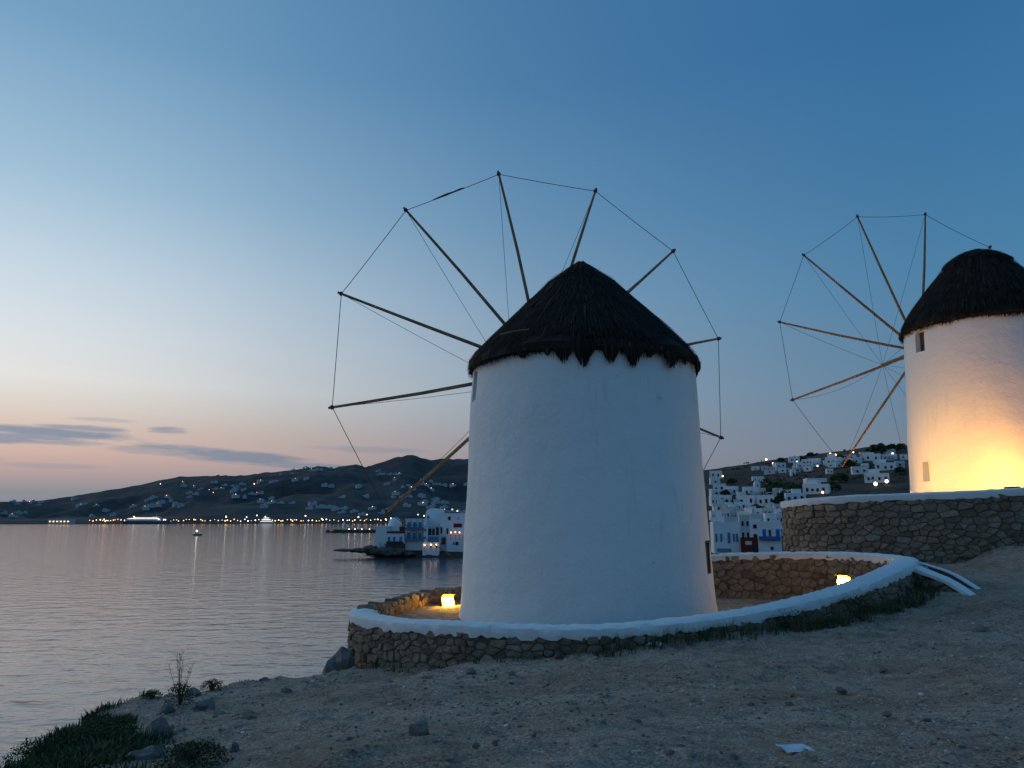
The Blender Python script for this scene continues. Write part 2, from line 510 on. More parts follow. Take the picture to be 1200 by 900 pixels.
xs = sorted(grow(-7, -160, .1, 1.12)) + list(np.arange(-7, 15, .08)) + grow(15, 1600, .1, 1.045)
ys = sorted(grow(2.5, -90, .12, 1.15)) + list(np.arange(2.5, 17, .075)) + list(np.arange(17, 30, .2)) + grow(30, 1600, .25, 1.045)
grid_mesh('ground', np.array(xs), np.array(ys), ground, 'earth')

# sea, out to the horizon
sx = np.array([-14000, -3000, -600, -100, 100, 600, 3000, 14000], float)
sy = np.array([-400, 0, 100, 400, 1500, 4000, 14000], float)
grid_mesh('sea', sx, sy, lambda X, Y: X * 0, 'sea_water')

# far hills across the bay: skyline read from the photograph, as real terrain 1.6 to 3.5 km away
SKY = [(-700, 560), (-300, 575), (-120, 584), (0, 588), (45, 587), (62, 585), (112, 577), (150, 571), (185, 563), (207, 559), (225, 559), (250, 557), (285, 557), (312, 553), (345, 551), (372, 546), (392, 548),
       (415, 543), (428, 546), (450, 541), (470, 534), (484, 532), (505, 538), (522, 537), (545, 538), (600, 534), (680, 540), (780, 548), (900, 552), (1200, 556), (1900, 560)]
SAZ = [math.degrees(math.atan2((p[0] - 600) / FPX, CP - (450 - p[1]) / FPX * SP)) for p in SKY]
STAN = [max(.002, float((P(p[0], p[1], 100).z - EYE) / math.hypot(P(p[0], p[1], 100).x, 100))) for p in SKY]


def hills():
    azs = np.radians(np.arange(-58, 50, .14)); rs = np.concatenate([np.linspace(1500, 3000, 46), np.linspace(3050, 5500, 20)])
    A, R = np.meshgrid(azs, rs)
    top = np.interp(np.degrees(A), SAZ, STAN)
    shore = 1620 + 60 * vnoise(np.degrees(A) / 3, A * 0, 4) + 30 * vnoise(np.degrees(A), A * 0, 5)
    t = (R - shore) / (2850 - shore)
    prof = np.where(t < 1, np.clip(t, 0, 1) ** .82, 1 - .12 * np.clip(t - 1, 0, 3))
    Hh = EYE + top * np.minimum(R, 2900) * 1.0
    X = np.sin(A) * R; Y = np.cos(A) * R
    rel = np.clip(1 - np.abs(t - .5) * 2, 0, 1)
    Z = 4 * np.clip(t * 40, 0, 1) + (Hh - 4) * prof + rel * (fbm(X / 300, Y / 300, 31, 6) * 105 - 8) + np.clip(t, 0, 1) * fbm(X / 60, Y / 60, 41, 4) * 7
    Z = np.where(t <= 0, -4, Z)
    # nothing nearer may rise above the skyline
    Z = np.minimum(Z, EYE + top * R + 9 * fbm(np.degrees(A) * 1.6, A * 0, 7, 5) * np.clip(top * 12, 0, 1))
    ny, nx = A.shape
    V = np.stack([X, Y, Z], -1).reshape(-1, 3); i = np.arange(nx * ny).reshape(ny, nx)
    F = np.stack([i[:-1, :-1], i[:-1, 1:], i[1:, 1:], i[1:, :-1]], -1).reshape(-1, 4)
    me = bpy.data.meshes.new('hills'); me.from_pydata(V.tolist(), [], F.tolist()); me.shade_smooth(); me.materials.append(MATS['scrub_hill'])
    tag(link('hills', me), kind='structure')
    return lambda a, r: float(Z[np.abs(rs - r).argmin(), np.abs(azs - a).argmin()])


hill_z = hills()


# ------------------------------------------------------------------ rubble walls
def smooth_path(pts, step=.12, closed=False):
    pts = [np.array(p, float) for p in pts]
    n = len(pts); out = []
    rng = range(n if closed else n - 1)
    for i in rng:
        gp = lambda k: pts[k % n] if closed else pts[min(max(k, 0), n - 1)]
        p0, p1, p2, p3 = gp(i - 1), gp(i), gp(i + 1), gp(i + 2)
        m = max(2, int(np.linalg.norm(p2 - p1) / step))
        for k in range(m):
            t = k / m
            out.append(.5 * ((2 * p1) + (-p0 + p2) * t + (2 * p0 - 5 * p1 + 4 * p2 - p3) * t * t + (-p0 + 3 * p1 - 3 * p2 + p3) * t ** 3))
    if not closed: out.append(pts[-1])
    return np.array(out)


class Path:
    def __init__(s, pts, closed):
        s.p = smooth_path(pts, closed=closed); s.closed = closed
        q = np.vstack([s.p, s.p[:1]]) if closed else s.p
        s.q = q
        s.L = np.concatenate([[0], np.cumsum(np.linalg.norm(np.diff(q[:, :2], axis=0), axis=1))])
        s.len = s.L[-1]
        t = np.gradient(q[:, :2], axis=0)
        if closed:
            t[0] = t[-1] = q[1, :2] - q[-2, :2]
        t /= np.linalg.norm(t, axis=1)[:, None] + 1e-9
        s.t = t
    def at(s, u):
        if s.closed: u = u % s.len
        f = lambda a: np.interp(u, s.L, a)
        tx, ty = f(s.t[:, 0]), f(s.t[:, 1]); l = math.hypot(tx, ty)
        return f(s.q[:, 0]), f(s.q[:, 1]), f(s.q[:, 2]), tx / l, ty / l


def voronoi(Lu, Hv, su, sv, seed):
    r = random.Random(seed)
    pts = []
    v = -sv; row = 0
    while v < Hv + sv:
        h = sv * r.uniform(.6, 1.45)
        u = -su * r.uniform(0, 1)
        while u < Lu + su:
            w = su * (r.uniform(.4, .8) if r.random() < .5 else r.uniform(.9, 1.9))
            pts.append((u + w / 2, v + h / 2 + r.uniform(-.42, .42) * sv))
            u += w
        v += h; row += 1
    k = sv / su                       # metric: squash u so cells come out longer than high
    A = np.array([(p[0] * k, p[1]) for p in pts])
    cells = []
    for i in range(len(A)):
        d2 = ((A - A[i]) ** 2).sum(1)
        nb = np.argsort(d2)[1:18]
        c = A[i]; R = sv * 1.6
        poly = [(c[0] - R, c[1] - R), (c[0] + R, c[1] - R), (c[0] + R, c[1] + R), (c[0] - R, c[1] + R)]
        for j in nb:
            m = (A[j] + c) / 2; nrm = A[j] - c
            new = []
            for a in range(len(poly)):
                p, q = poly[a], poly[(a + 1) % len(poly)]
                dp = (p[0] - m[0]) * nrm[0] + (p[1] - m[1]) * nrm[1]; dq = (q[0] - m[0]) * nrm[0] + (q[1] - m[1]) * nrm[1]
                if dp <= 0: new.append(p)
                if dp * dq < 0:
                    t = dp / (dp - dq); new.append((p[0] + (q[0] - p[0]) * t, p[1] + (q[1] - p[1]) * t))
            poly = new
            if len(poly) < 3: break
        if len(poly) >= 3:
            cells.append([(p[0] / k, p[1]) for p in poly])
    return cells


def stone_geo(poly, r, joint, depth):
    """closed faceted stone: (u, v, d) vertices, faces"""
    cu = sum(p[0] for p in poly) / len(poly); cv = sum(p[1] for p in poly) / len(poly)
    # drop tiny edges
    pp = []
    for p in poly:
        if not pp or math.hypot(p[0] - pp[-1][0], p[1] - pp[-1][1]) > .012: pp.append(p)
    if len(pp) < 3: return None
    # cut the corners a little
    q = []
    n = len(pp)
    for i in range(n):
        a, b, c = pp[i - 1], pp[i], pp[(i + 1) % n]
        f = r.uniform(.07, .17)
        q.append((b[0] + (a[0] - b[0]) * f, b[1] + (a[1] - b[1]) * f)); q.append((b[0] + (c[0] - b[0]) * f, b[1] + (c[1] - b[1]) * f))
    rad = math.sqrt(max(1e-4, sum(math.hypot(p[0] - cu, p[1] - cv) ** 2 for p in q) / len(q)))
    k0 = max(.55, 1 - joint / rad)
    d0 = r.uniform(-.02, .03)
    dep = depth * r.uniform(.6, 1.3)
    tu, tv = r.uniform(-.18, .18), r.uniform(-.18, .18)
    rings = [(k0 * 1.0, -.09), (k0, d0), (k0 * .86, d0 + dep * .75), (k0 * .45, d0 + dep)]
    vs, fs = [], []
    m = len(q)
    for kk, dd in rings:
        for p in q:
            du, dv = (p[0] - cu) * kk, (p[1] - cv) * kk
            j = dep * .22 if dd > d0 else 0
            vs.append((cu + du, cv + dv, dd + (tu * du + tv * dv if dd > -.05 else 0) + r.uniform(-j, j)))
    for a in range(len(rings) - 1):
        for i in range(m):
            fs.append((a * m + i, a * m + (i + 1) % m, (a + 1) * m + (i + 1) % m, (a + 1) * m + i))
    fs.append(tuple(3 * m + i for i in range(m)))
    return vs, fs, (cu, cv)


def rubble(parent, path, u0, u1, side, off, zlo, zhi, su, sv, seed, joint=.007, depth=.026):
    """list of (screen size, verts, faces, centre) of stones on one face of a wall; zlo(u), zhi(u) bound them"""
    r = random.Random(seed)
    us = np.linspace(u0, u1, 60)
    z0 = min(zlo(u) for u in us) - .05; z1 = max(zhi(u) for u in us)
    out = []
    for poly in voronoi(u1 - u0, z1 - z0, su, sv, seed):
        gq = stone_geo(poly, r, joint, depth)
        if not gq: continue
        vs, fs, (cu, cv) = gq
        U = u0 + cu; zc_ = z0 + cv
        if cu < -.02 or cu > u1 - u0 + .02 or zc_ > zhi(U) or zc_ < zlo(U) - .08: continue
        W_ = []
        for (u, v, dd) in vs:
            x, y, z, tx, ty = path.at(u0 + u)
            nx, ny = ty * side, -tx * side
            W_.append(Vector((x + nx * (off + dd), y + ny * (off + dd), z0 + v)))
        zm = zhi(U) + .02
        for p_ in W_: p_.z = min(p_.z, zm)
        c = sum(W_, Vector()) / len(W_)
        area = max(v[0] for v in vs) - min(v[0] for v in vs)
        area *= max(v[1] for v in vs) - min(v[1] for v in vs)
        pr = proj(c)
        x, y, z, tx, ty = path.at(U)
        nx, ny = ty * side, -tx * side
        vis = max(.02, -(nx * c.x + ny * c.y) / math.hypot(c.x, c.y))
        scr = area * vis / pr[2] ** 2 * (1 if 0 < pr[0] < 1200 else .1)
        out.append((scr, W_, fs, c))
    return out


def add_stones(parent, lst, limit=290):
    lst.sort(key=lambda a: -a[0])
    for scr, vs, fs, c in lst[:limit]:
        me = bpy.data.meshes.new('stone'); me.from_pydata([v - c for v in vs], [], fs); me.materials.append(MATS['stone'])
        o = link('stone', me, parent); o.location = c - parent.location
    if len(lst) > limit:
        mb = MB()
        for scr, vs, fs, c in lst[limit:]: mb.add([v - parent.location for v in vs], fs)
        tag(mb.build('small_stones', 'stone', parent), kind='stuff')


def sweep(path, prof, u0=None, u1=None, step=.12, jitter=0.0, seed=0, zf=None, origin=Vector(), flip=1, wf=None):
    """sweep a closed (offset, dz) profile along a path; returns MB"""
    r = random.Random(seed)
    full = u0 is None
    if full: u0, u1 = 0, path.len
    n = max(2, int((u1 - u0) / step))
    closed = full and path.closed
    cnt = n if closed else n + 1
    vs, fs = [], []
    m = len(prof)
    for i in range(cnt):
        u = u0 + (u1 - u0) * i / n
        x, y, z, tx, ty = path.at(u)
        if zf: z = zf(u)
        wk = wf(u) if wf else 1
        for k, (o, dzv) in enumerate(prof):
            jo = r.uniform(-jitter, jitter); jz = r.uniform(-jitter, jitter) * (3.0 if k in (0, m - 1) and jitter > .007 else 1)
            dd = dzv(u) if callable(dzv) else dzv
            vs.append(Vector((x + ty * (o * wk + jo), y - tx * (o * wk + jo), z + dd + jz)) - origin)
    for i in range(n):
        a0 = (i % cnt) * m; b0 = ((i + 1) % cnt) * m
        for k in range(m):
            k2 = (k + 1) % m
            fs.append((a0 + k, a0 + k2, b0 + k2, b0 + k))
    if not closed:
        fs.append(tuple(range(m))); fs.append(tuple(len(vs) - 1 - k for k in range(m)))
    mb = MB(); mb.add(vs, fs)
    return mb


# --- ring wall round the near mill (runs clockwise seen from above? orientation: left, front, right, back)
ring = Path(RING, True)
RW = thing('stone_wall', 'curved rubble stone wall with white coping ringing the near windmill', 'stone wall', (C1.x, C1.y, 6.8))
# direction of travel left->front->right means the outside is on the right-hand side of travel: (ty,-tx)


def u_near(pt, path):
    i = np.argmin(np.hypot(path.q[:, 0] - pt[0], path.q[:, 1] - pt[1]))
    return path.L[i]


uA = u_near(RING[0], ring); uTip = u_near(RING[10], ring); uB = u_near(RING[15], ring); uC = u_near(RING[17], ring); uD = u_near(RING[20], ring)
FLOOR1 = 6.88
cap_end = u_near(RING[17], ring); cap_start2 = u_near(RING[20], ring)
capprof = [(-.235, -.17), (-.245, -.03), (-.20, .0), (0, .014), (.19, .004), (.24, -.03), (.25, -.11), (.235, -.175)]
ring_ztop = lambda u: ring.at(u)[2]
core = sweep(ring, [(-.2, -1.9), (-.2, -.06), (.2, -.06), (.2, -1.9)], origin=RW.location)
core.build('wall_core', 'mortar', RW)


# coping: from behind the far left round the front and the right tip to the back
span = (ring.len - cap_start2) + cap_end


def zt(u): return ring.at(u)[2]


cp = sweep(ring, capprof, uA - .55, cap_end, .09, .012, 3, zf=zt, origin=RW.location)
cp.build('coping', 'coping_white', RW, smooth='edge')
gl = lambda u: gz(*(lambda a: (a[0] + a[4] * .35, a[1] - a[3] * .35))(ring.at(u)))
st = rubble(RW, ring, uA - 1.6, uTip + .4, 1, .2, gl, lambda u: zt(u) - .15, .19, .125, 5)
st += rubble(RW, ring, uTip + .3, uC, -1, .2, lambda u: FLOOR1 - .02, lambda u: zt(u) - .08, .25, .165, 6)
st += rubble(RW, ring, uC, ring.len + uA - .2, -1, .2, lambda u: FLOOR1 - .02, lambda u: zt(u) + .0, .24, .16, 8)
add_stones(RW, st, 295)
# top stones on the bare back-left stretch
mb = MB(); r = random.Random(4)
u = uC
while u < ring.len + uA - .6:
    x, y, z, tx, ty = ring.at(u)
    w = r.uniform(.16, .34)
    h = r.uniform(.05, .11)
    o = MB().box((0, 0, 0), (w / 2, .2, h), 0, .8).build('top_stone', 'stone', RW)
    o.location = Vector((x, y, z - .02)) - RW.location; o.rotation_euler = (r.uniform(-.1, .1), r.uniform(-.1, .1), math.atan2(ty, tx))
    u += w + .015

# yard floor inside the ring
fl = MB(); cen = np.mean(ring.p[:, :2], axis=0)
rings_ = [1.0, .8, .6, .4, .2]
vs = [(cen[0], cen[1], FLOOR1)]; fs = []
m_ = len(ring.p)
for k in rings_:
    for p in ring.p:
        x, y = cen + (p[:2] - cen) * k
        vs.append((x, y, FLOOR1 + float(fbm(np.array([x * 1.5]), np.array([y * 1.5]), 9)[0]) * .05))
for a in range(len(rings_) - 1):
    for i in range(m_):
        j = (i + 1) % m_
        fs.append((1 + a * m_ + i, 1 + a * m_ + j, 1 + (a + 1) * m_ + j, 1 + (a + 1) * m_ + i))
for i in range(m_): fs.append((1 + 4 * m_ + i, 1 + 4 * m_ + (i + 1) % m_, 0))
fl.add(vs, fs)
tag(fl.build('yard_floor', 'earth', None, True), kind='structure')

# --- low wing running down from the tip: two parallel white kerbs on a stone base
WG = [P(1058, 658, 16.9), P(1082, 667, 16.4), P(1114, 680, 15.8), P(1144, 699, 15.2)]
WG2 = [P(1064, 655, 17.6), P(1090, 662, 17.2), P(1118, 672, 16.7), P(1149, 691, 16.1)]
wing = thing('wing_wall', 'low sloping wing of two white kerbs running down from the ring wall to the ground', 'wall', tuple(WG[0]))
for k, pts in enumerate((WG, WG2)):
    pa = Path(pts, False)
    sweep(pa, [(-.07, -.9), (-.07, -.03), (.07, -.03), (.07, -.9)], step=.15, jitter=.006, seed=k, origin=wing.location).build('kerb_base', 'mortar', wing)
    sweep(pa, [(-.11, -.07), (-.11, -.012), (-.095, .0), (.095, .0), (.11, -.012), (.112, -.08)], step=.12, jitter=.005, seed=9 + k, origin=wing.location, wf=(lambda u, L_=pa.len, k_=k: (1.7 - .95 * u / L_) if k_ == 0 else .6)).build('kerb', 'coping_white', wing, 'edge')
pa = Path(WG, False)
stw = rubble(wing, pa, 0, pa.len, 1, .11, lambda u: gz(pa.at(u)[0] + .1, pa.at(u)[1] - .3), lambda u: pa.at(u)[2] - .1, .22, .15, 12)
add_stones(wing, stw, 100)

# --- retaining wall and platform of the far mill
RET = [Vector((12.5, 33.5, 9.45)), P(985, 586, 31.0), P(940, 588, 28.0), P(927, 588, 25.8), P(948, 585, 24.4), P(1000, 581, 23.35), P(1080, 578, 22.55), P(1150, 575, 22.05), P(1200, 572, 21.85), P(1290, 566, 21.9),
       Vector((21.5, 23.2, 9.9)), Vector((23.6, 26.5, 9.9)), Vector((23, 31, 9.8)), Vector((18, 34.2, 9.6))]
ret = Path(RET, True)
RT = thing('retaining_wall', 'tall curved rubble retaining wall with white coping below the floodlit windmill', 'stone wall', (C2.x, C2.y, 7.5))
PLAT = 9.55
sweep(ret, [(-.25, -3.2), (-.25, -.05), (.25, -.05), (.30, -3.2)], origin=RT.location).build('wall_core', 'mortar', RT)
sweep(ret, [(-.30, -.14), (-.32, -.03), (-.28, .005), (0, .02), (.28, .005), (.325, -.025), (.335, -.12), (.32, -.20)], step=.12, jitter=.01, seed=5, origin=RT.location).build('coping', 'coping_white', RT, 'edge')
u0 = u_near(RET[2], ret); u1 = u_near(RET[9], ret)
glr = lambda u: gz(*(lambda a: (a[0] + a[4] * .4, a[1] - a[3] * .4))(ret.at(u)))
st = rubble(RT, ret, u0, u1 + .5, 1, .27, glr, lambda u: ret.at(u)[2] - .14, .27, .17, 15, .008, .03)
add_stones(RT, st, 295)
mbp = MB(); cenp = np.mean(ret.p[:, :2], axis=0)
vs = [(cenp[0], cenp[1], PLAT)] + [(p[0], p[1], PLAT) for p in ret.p]
mbp.add(vs, [(0, 1 + i, 1 + (i + 1) % len(ret.p)) for i in range(len(ret.p))])
tag(mbp.build('platform_floor', 'earth'), kind='structure')


# ------------------------------------------------------------------ windmills
def cyl_angle(C, rad, z, px):
    """angle (about C) of the camera-facing wall point that shows at photo column px"""
    best = None
    for k in range(3600):
        a = 2 * PI * k / 3600
        p = (C.x + rad * math.cos(a), C.y + rad * math.sin(a), z)
        if p[0] * math.cos(a) + p[1] * math.sin(a) > 0: continue
        e = abs(proj(p)[0] - px)
        if best is None or e < best[0]: best = (e, a)
    return best[1]


def tower(root, rb, rt, h, openings, seed):
    """round lime-washed tower; openings are (angle, width m, z0, z1, recess)"""
    C = root.location
    prof_r = lambda z: rb + (rt - rb) * max(0., z / h) ** .85 + (.04 * max(0, 1 - z / .5) ** 2)
    angs = set(np.linspace(0, 2 * PI, 121)[:-1].tolist()); zs = set(np.linspace(-.5, h, 50).tolist())
    ops = []
    for a, w, z0, z1, dep in openings:
        da = w / 2 / prof_r(z0)
        a0, a1 = (a - da) % (2 * PI), (a + da) % (2 * PI)
        angs = {x for x in angs if min(abs(x - a0), abs(x - a1)) > .012}
        zs = {x for x in zs if min(abs(x - z0), abs(x - z1)) > .03}
        angs |= {a0, a1}; zs |= {z0, z1}
        ops.append((a0, a1, z0, z1, dep))
    angs = sorted(angs); zs = sorted(zs)
    na = len(angs)
    def rad(a, z):
        return prof_r(z) + .038 * mnoise.noise(Vector((math.cos(a) * 1.7 + seed, math.sin(a) * 1.7, z * .55))) + .008 * mnoise.noise(Vector((math.cos(a) * 7, math.sin(a) * 7 + seed, z * 2.3)))
    vs = [(rad(a, z) * math.cos(a), rad(a, z) * math.sin(a), z) for z in zs for a in angs]
    fs = []
    for i in range(len(zs) - 1):
        zm = (zs[i] + zs[i + 1]) / 2
        for k in range(na):
            k2 = (k + 1) % na
            am = (angs[k] + (angs[k2] if k2 else angs[0] + 2 * PI)) / 2 % (2 * PI)
            if any(z0 < zm < z1 and a0 < am < a1 for a0, a1, z0, z1, _ in ops): continue
            fs.append((i * na + k, i * na + k2, (i + 1) * na + k2, (i + 1) * na + k))
    mb = MB(); mb.add(vs, fs)
    for a0, a1, z0, z1, dep in ops:      # reveals
        q = []
        for dd in (0, dep):
            for a, z in ((a0, z0), (a1, z0), (a1, z1), (a0, z1)):
                R_ = rad(a, z) - dd
                q.append((R_ * math.cos(a), R_ * math.sin(a), z))
        mb.add(q, [(0, 4, 5, 1), (1, 5, 6, 2), (2, 6, 7, 3), (3, 7, 4, 0)])
    o = mb.build('tower', 'whitewash', root, False)
    me = o.data
    me.polygons.foreach_set('use_smooth', [i < len(fs) for i in range(len(me.polygons))])
    return o, prof_r


def panel(root, a, w, z0, z1, rr, material, name='shutter', thick=.04):
    """closing board inside an opening, tangent to the wall"""
    mb = MB().box((0, 0, 0), (thick / 2, w / 2 + .05, (z1 - z0) / 2 + .03))
    o = mb.build(name, material, root)
    o.location = (rr * math.cos(a), rr * math.sin(a), (z0 + z1) / 2); o.rotation_euler = (0, 0, a)
    return o


def thatch(root, h, prof, seed, tufts, fringe, nbl=15000):
    """prof: list of (radius, z above eave) from hem to apex"""
    r = random.Random(seed)
    R_ = [p[0] for p in prof]; Z_ = [p[1] + h for p in prof]
    n = 96
    vs, fs = [], []
    for i, (rr, z) in enumerate(zip(R_, Z_)):
        for k in range(n):
            a = 2 * PI * k / n
            w = 1 + (.075 * mnoise.noise(Vector((math.cos(a) * 2.2, math.sin(a) * 2.2, z * 1.5 + seed))) + .035 * mnoise.noise(Vector((math.cos(a) * 6, math.sin(a) * 6, z * 3.2 + seed)))) * min(1, i / 2)
            vs.append((rr * w * math.cos(a), rr * w * math.sin(a), z + .05 * mnoise.noise(Vector((math.cos(a) * 3, math.sin(a) * 3, seed)))))
    for i in range(len(R_) - 1):
        for k in range(n):
            k2 = (k + 1) % n
            fs.append((i * n + k, i * n + k2, (i + 1) * n + k2, (i + 1) * n + k))
    fs.append(tuple((len(R_) - 1) * n + k for k in range(n)))
    roof = MB(); roof.add(vs, fs)
    ro = roof.build('roof', 'thatch', root)
    s_ = np.concatenate([[0], np.cumsum(np.hypot(np.diff(R_), np.diff(Z_)))])
    def pos(t, a, lift):
        rr = np.interp(t, s_, R_) + lift; z = np.interp(t, s_, Z_) + lift * .6
        return Vector((rr * math.cos(a), rr * math.sin(a), z))
    # straw laid down the slope in uneven layers
    mb = MB()
    for i in range(nbl):
        t = s_[-1] * (1 - math.sqrt(r.random()))
        if r.random() < .3: t = (round(t / .42) * .42 + r.uniform(-.05, .12))
        a = r.uniform(0, 2 * PI)
        ln = r.uniform(.3, .85)
        top = min(s_[-1] - .02, t + ln)
        lift = r.uniform(.012, .05) + .04 * max(0, mnoise.noise(Vector((math.cos(a) * 4, math.sin(a) * 4, t * 3))))
        w = r.uniform(.004, .016)
        p0 = pos(max(0, t - .02), a + r.uniform(-.02, .02), lift); p1 = pos(top, a, .012)
        tg = Vector((-math.sin(a), math.cos(a), 0)) * w
        pm = (p0 + p1) / 2 + Vector((math.cos(a), math.sin(a), .6)) * .012
        mb.add([p0 - tg * .5, p0 + tg * .5, pm + tg, pm - tg, p1], [(0, 1, 2, 3), (3, 2, 4)])
    # ragged stalks sticking out at the hem
    for i in range(fringe):
        a = r.uniform(0, 2 * PI)
        p1 = pos(r.uniform(.02, .25), a, .02)
        dn = r.uniform(.03, .13) * (1 + .8 * mnoise.noise(Vector((math.cos(a) * 6, math.sin(a) * 6, 2.0))))
        rq = R_[1] - r.uniform(-.01, .07); p0 = Vector((rq * math.cos(a), rq * math.sin(a), h - dn))
        w = r.uniform(.01, .03); tg = Vector((-math.sin(a), math.cos(a), 0)) * w
        mb.add([p0 - tg * .3, p0 + tg * .3, p1 + tg, p1 - tg], [(0, 1, 2, 3)])
    tag(mb.build('straw', 'thatch', ro), kind='stuff')
    # pointed tufts hanging over the wall
    for a, w, ln in tufts:
        mb = MB()
        for i in range(70):
            q = r.uniform(-1, 1)
            l2 = ln * max(.1, (1 - abs(q) ** 1.9)) * r.uniform(.72, 1.08)
            aa = a + q * w / 2 / R_[0]
            p1 = pos(r.uniform(.05, .3), aa, .03)
            rr = R_[1] - r.uniform(-.01, .06)
            ae = aa - q * w * .12 / R_[0]
            p0 = Vector((rr * math.cos(ae), rr * math.sin(ae), h - l2)); pm = Vector(((R_[1] + .03) * math.cos(aa), (R_[1] + .03) * math.sin(aa), h + .01))
            tg = Vector((-math.sin(aa), math.cos(aa), 0)) * r.uniform(.014, .03)
            mb.add([p0 - tg * .25, p0 + tg * .25, pm + tg, pm - tg, p1 + tg, p1 - tg], [(0, 1, 2, 3), (3, 2, 4, 5)])
        mb.build('thatch_tuft', 'thatch', ro)
    return ro


def sails(root, hub, axis_az, R_, phase, bow, seed, sag, tilt=0.0, inward=3.4):
    """twelve-spoke wheel: axle with bowsprit, spokes, rim ropes, stay ropes"""
    r = random.Random(seed)
    n = Vector((math.sin(axis_az) * math.cos(tilt), math.cos(axis_az) * math.cos(tilt), math.sin(tilt)))
    u = Vector((math.cos(axis_az), -math.sin(axis_az), 0)); w = u.cross(n)
    hub = hub - root.location
    mb = MB()
    mb.tube([hub - n * inward, hub - n * .3, hub + n * .35], [.2, .2, .17], 12)
    mb.tube([hub + n * .35, hub + n * bow], [.1, .055], 10)
    mb.tube([hub - n * .16, hub + n * .16], [.27, .27], 14)
    ax = mb.build('sail_wheel', 'pole_wood', root)
    tips = []
    for k in range(12):
        t = phase + k * PI / 6
        dr = u * math.cos(t) + w * math.sin(t)
        tip = hub + dr * R_ * r.uniform(.993, 1.006)
        tips.append(tip)
        bend = (u * -math.sin(t) + w * math.cos(t)) * r.uniform(-.06, .06) + n * r.uniform(-.05, .05)
        pts = [hub + dr * .1, hub + dr * R_ * .3 + bend * .8, hub + dr * R_ * .6 + bend, hub + dr * R_ * .85 + bend * .45, tip + dr * .1]
        MB().tube(pts, [.055, .051, .045, .038, .032], 8).build('spoke', 'pole_wood', ax)
        o = MB(); o.tube([tip - dr * .03, tip + dr * .04], .058, 8); o.build('lashing', 'rope', ax)
    bt = hub + n * (bow - .05)
    for k in range(12):
        a, b2 = tips[k], tips[(k + 1) % 12]
        s1 = sag * r.uniform(.1, .5)
        MB().tube([a.lerp(b2, i / 8) - Vector((0, 0, s1 * 4 * (i / 8) * (1 - i / 8))) for i in range(9)], .0095, 5, False).build('rim_rope', 'rope', ax)
        s2 = sag * r.choice([.2, .4, .8, 2.2 if sag > .1 else .6])
        MB().tube([a.lerp(bt, i / 10) - Vector((0, 0, s2 * 4 * (i / 10) * (1 - i / 10))) for i in range(11)], .0065, 5, False).build('stay_rope', 'rope', ax)
    # a rag of sail cloth left on one rim rope
    return ax, tips


# near mill
mill = thing('windmill', 'round white windmill with pointed dark thatched cap inside the ring wall', 'windmill', C1)
H1 = 5.55
zl = lambda py, px, Y: P(px, py, Y).z - C1.z
a_n = cyl_angle(C1, 2.6, 12.0, 556)
a_w = cyl_angle(C1, 2.80, 8.2, 832.5)
_, pr1 = tower(mill, 2.83, 2.57, H1 + .1, [(a_n, .34, 4.75, 5.42, .28), (a_w, .40, 1.02, 1.68, .12)], 1.0)
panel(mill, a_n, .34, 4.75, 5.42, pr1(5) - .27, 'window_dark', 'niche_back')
fr = panel(mill, a_w, .40, 1.06, 1.64, pr1(1.3) - .05, 'window_dark', 'window_pane')
for (dw, z0, z1) in ((-.185, 1.0, 1.70), (.185, 1.0, 1.70)):
    q = MB().box((0, 0, 0), (.012, .02, .33)).build('window_frame', 'brown_wood', mill)
    q.location = ((pr1(1.3) - .02) * math.cos(a_w) - math.sin(a_w) * dw, (pr1(1.3) - .02) * math.sin(a_w) + math.cos(a_w) * dw, 1.35); q.rotation_euler = (0, 0, a_w)
for zq in (1.03, 1.68):
    q = MB().box((0, 0, 0), (.011, .165, .02)).build('window_frame', 'brown_wood', mill)
    q.location = (pr1(1.3) * math.cos(a_w), pr1(1.3) * math.sin(a_w), zq); q.rotation_euler = (0, 0, a_w)
tf = []
for px, wpx, ln in ((612, 14, .14), (641, 9, .12), (660, 22, .28), (684, 24, .36), (716, 20, .31), (743, 24, .36), (762, 12, .15), (788, 28, .30), (803, 12, .18), (817, 10, .2)):
    tf.append((cyl_angle(C1, 2.7, 12.3, px), wpx / 900 * 16 * 1.3, ln * 1.1))
rr = random.Random(3)
back_dir = math.atan2(C1.y, C1.x)
for k in range(16): tf.append((back_dir + rr.uniform(-1.45, 1.45), rr.uniform(.2, .5), rr.uniform(.12, .33)))
prof1 = [(2.60, -.04), (2.70, -.02), (2.66, .14), (2.47, .40), (2.02, .86), (1.52, 1.38), (1.08, 1.80), (.92, 1.98), (.80, 2.14), (.46, 2.36), (.24, 2.48), (.13, 2.54), (.11, 2.68), (.03, 2.70)]
ro1 = thatch(mill, H1, prof1, 3, tf, 900)
# light straws/laths caught on the roof
for (pa_, pb_) in (((586, 392, 15.75), (620, 386, 15.5)), ((650, 363, 16.5), (676, 360, 16.4))):
    A_, B_ = P(*pa_) - C1, P(*pb_) - C1
    MB().tube([A_, (A_ + B_) / 2 + Vector((0, 0, .02)), B_], .016, 6).build('lath', 'pole_wood', ro1)
hub1 = Vector((.839, 20.788, 13.044))
wheel1, tips1 = sails(mill, hub1, -.293, 5.72, 3.365, 2.8, 2, .05)
# twist of torn sail cloth round the upper-left rim rope
A_, B_ = tips1[-2 % 12], tips1[-3 % 12]
mb = MB()
mb.tube([A_.lerp(B_, .28), A_.lerp(B_, .34), A_.lerp(B_, .42), A_.lerp(B_, .5), A_.lerp(B_, .57), A_.lerp(B_, .62)], [.008, .02, .032, .018, .028, .008], 6)
mb.build('sail_rag', 'rope', wheel1)

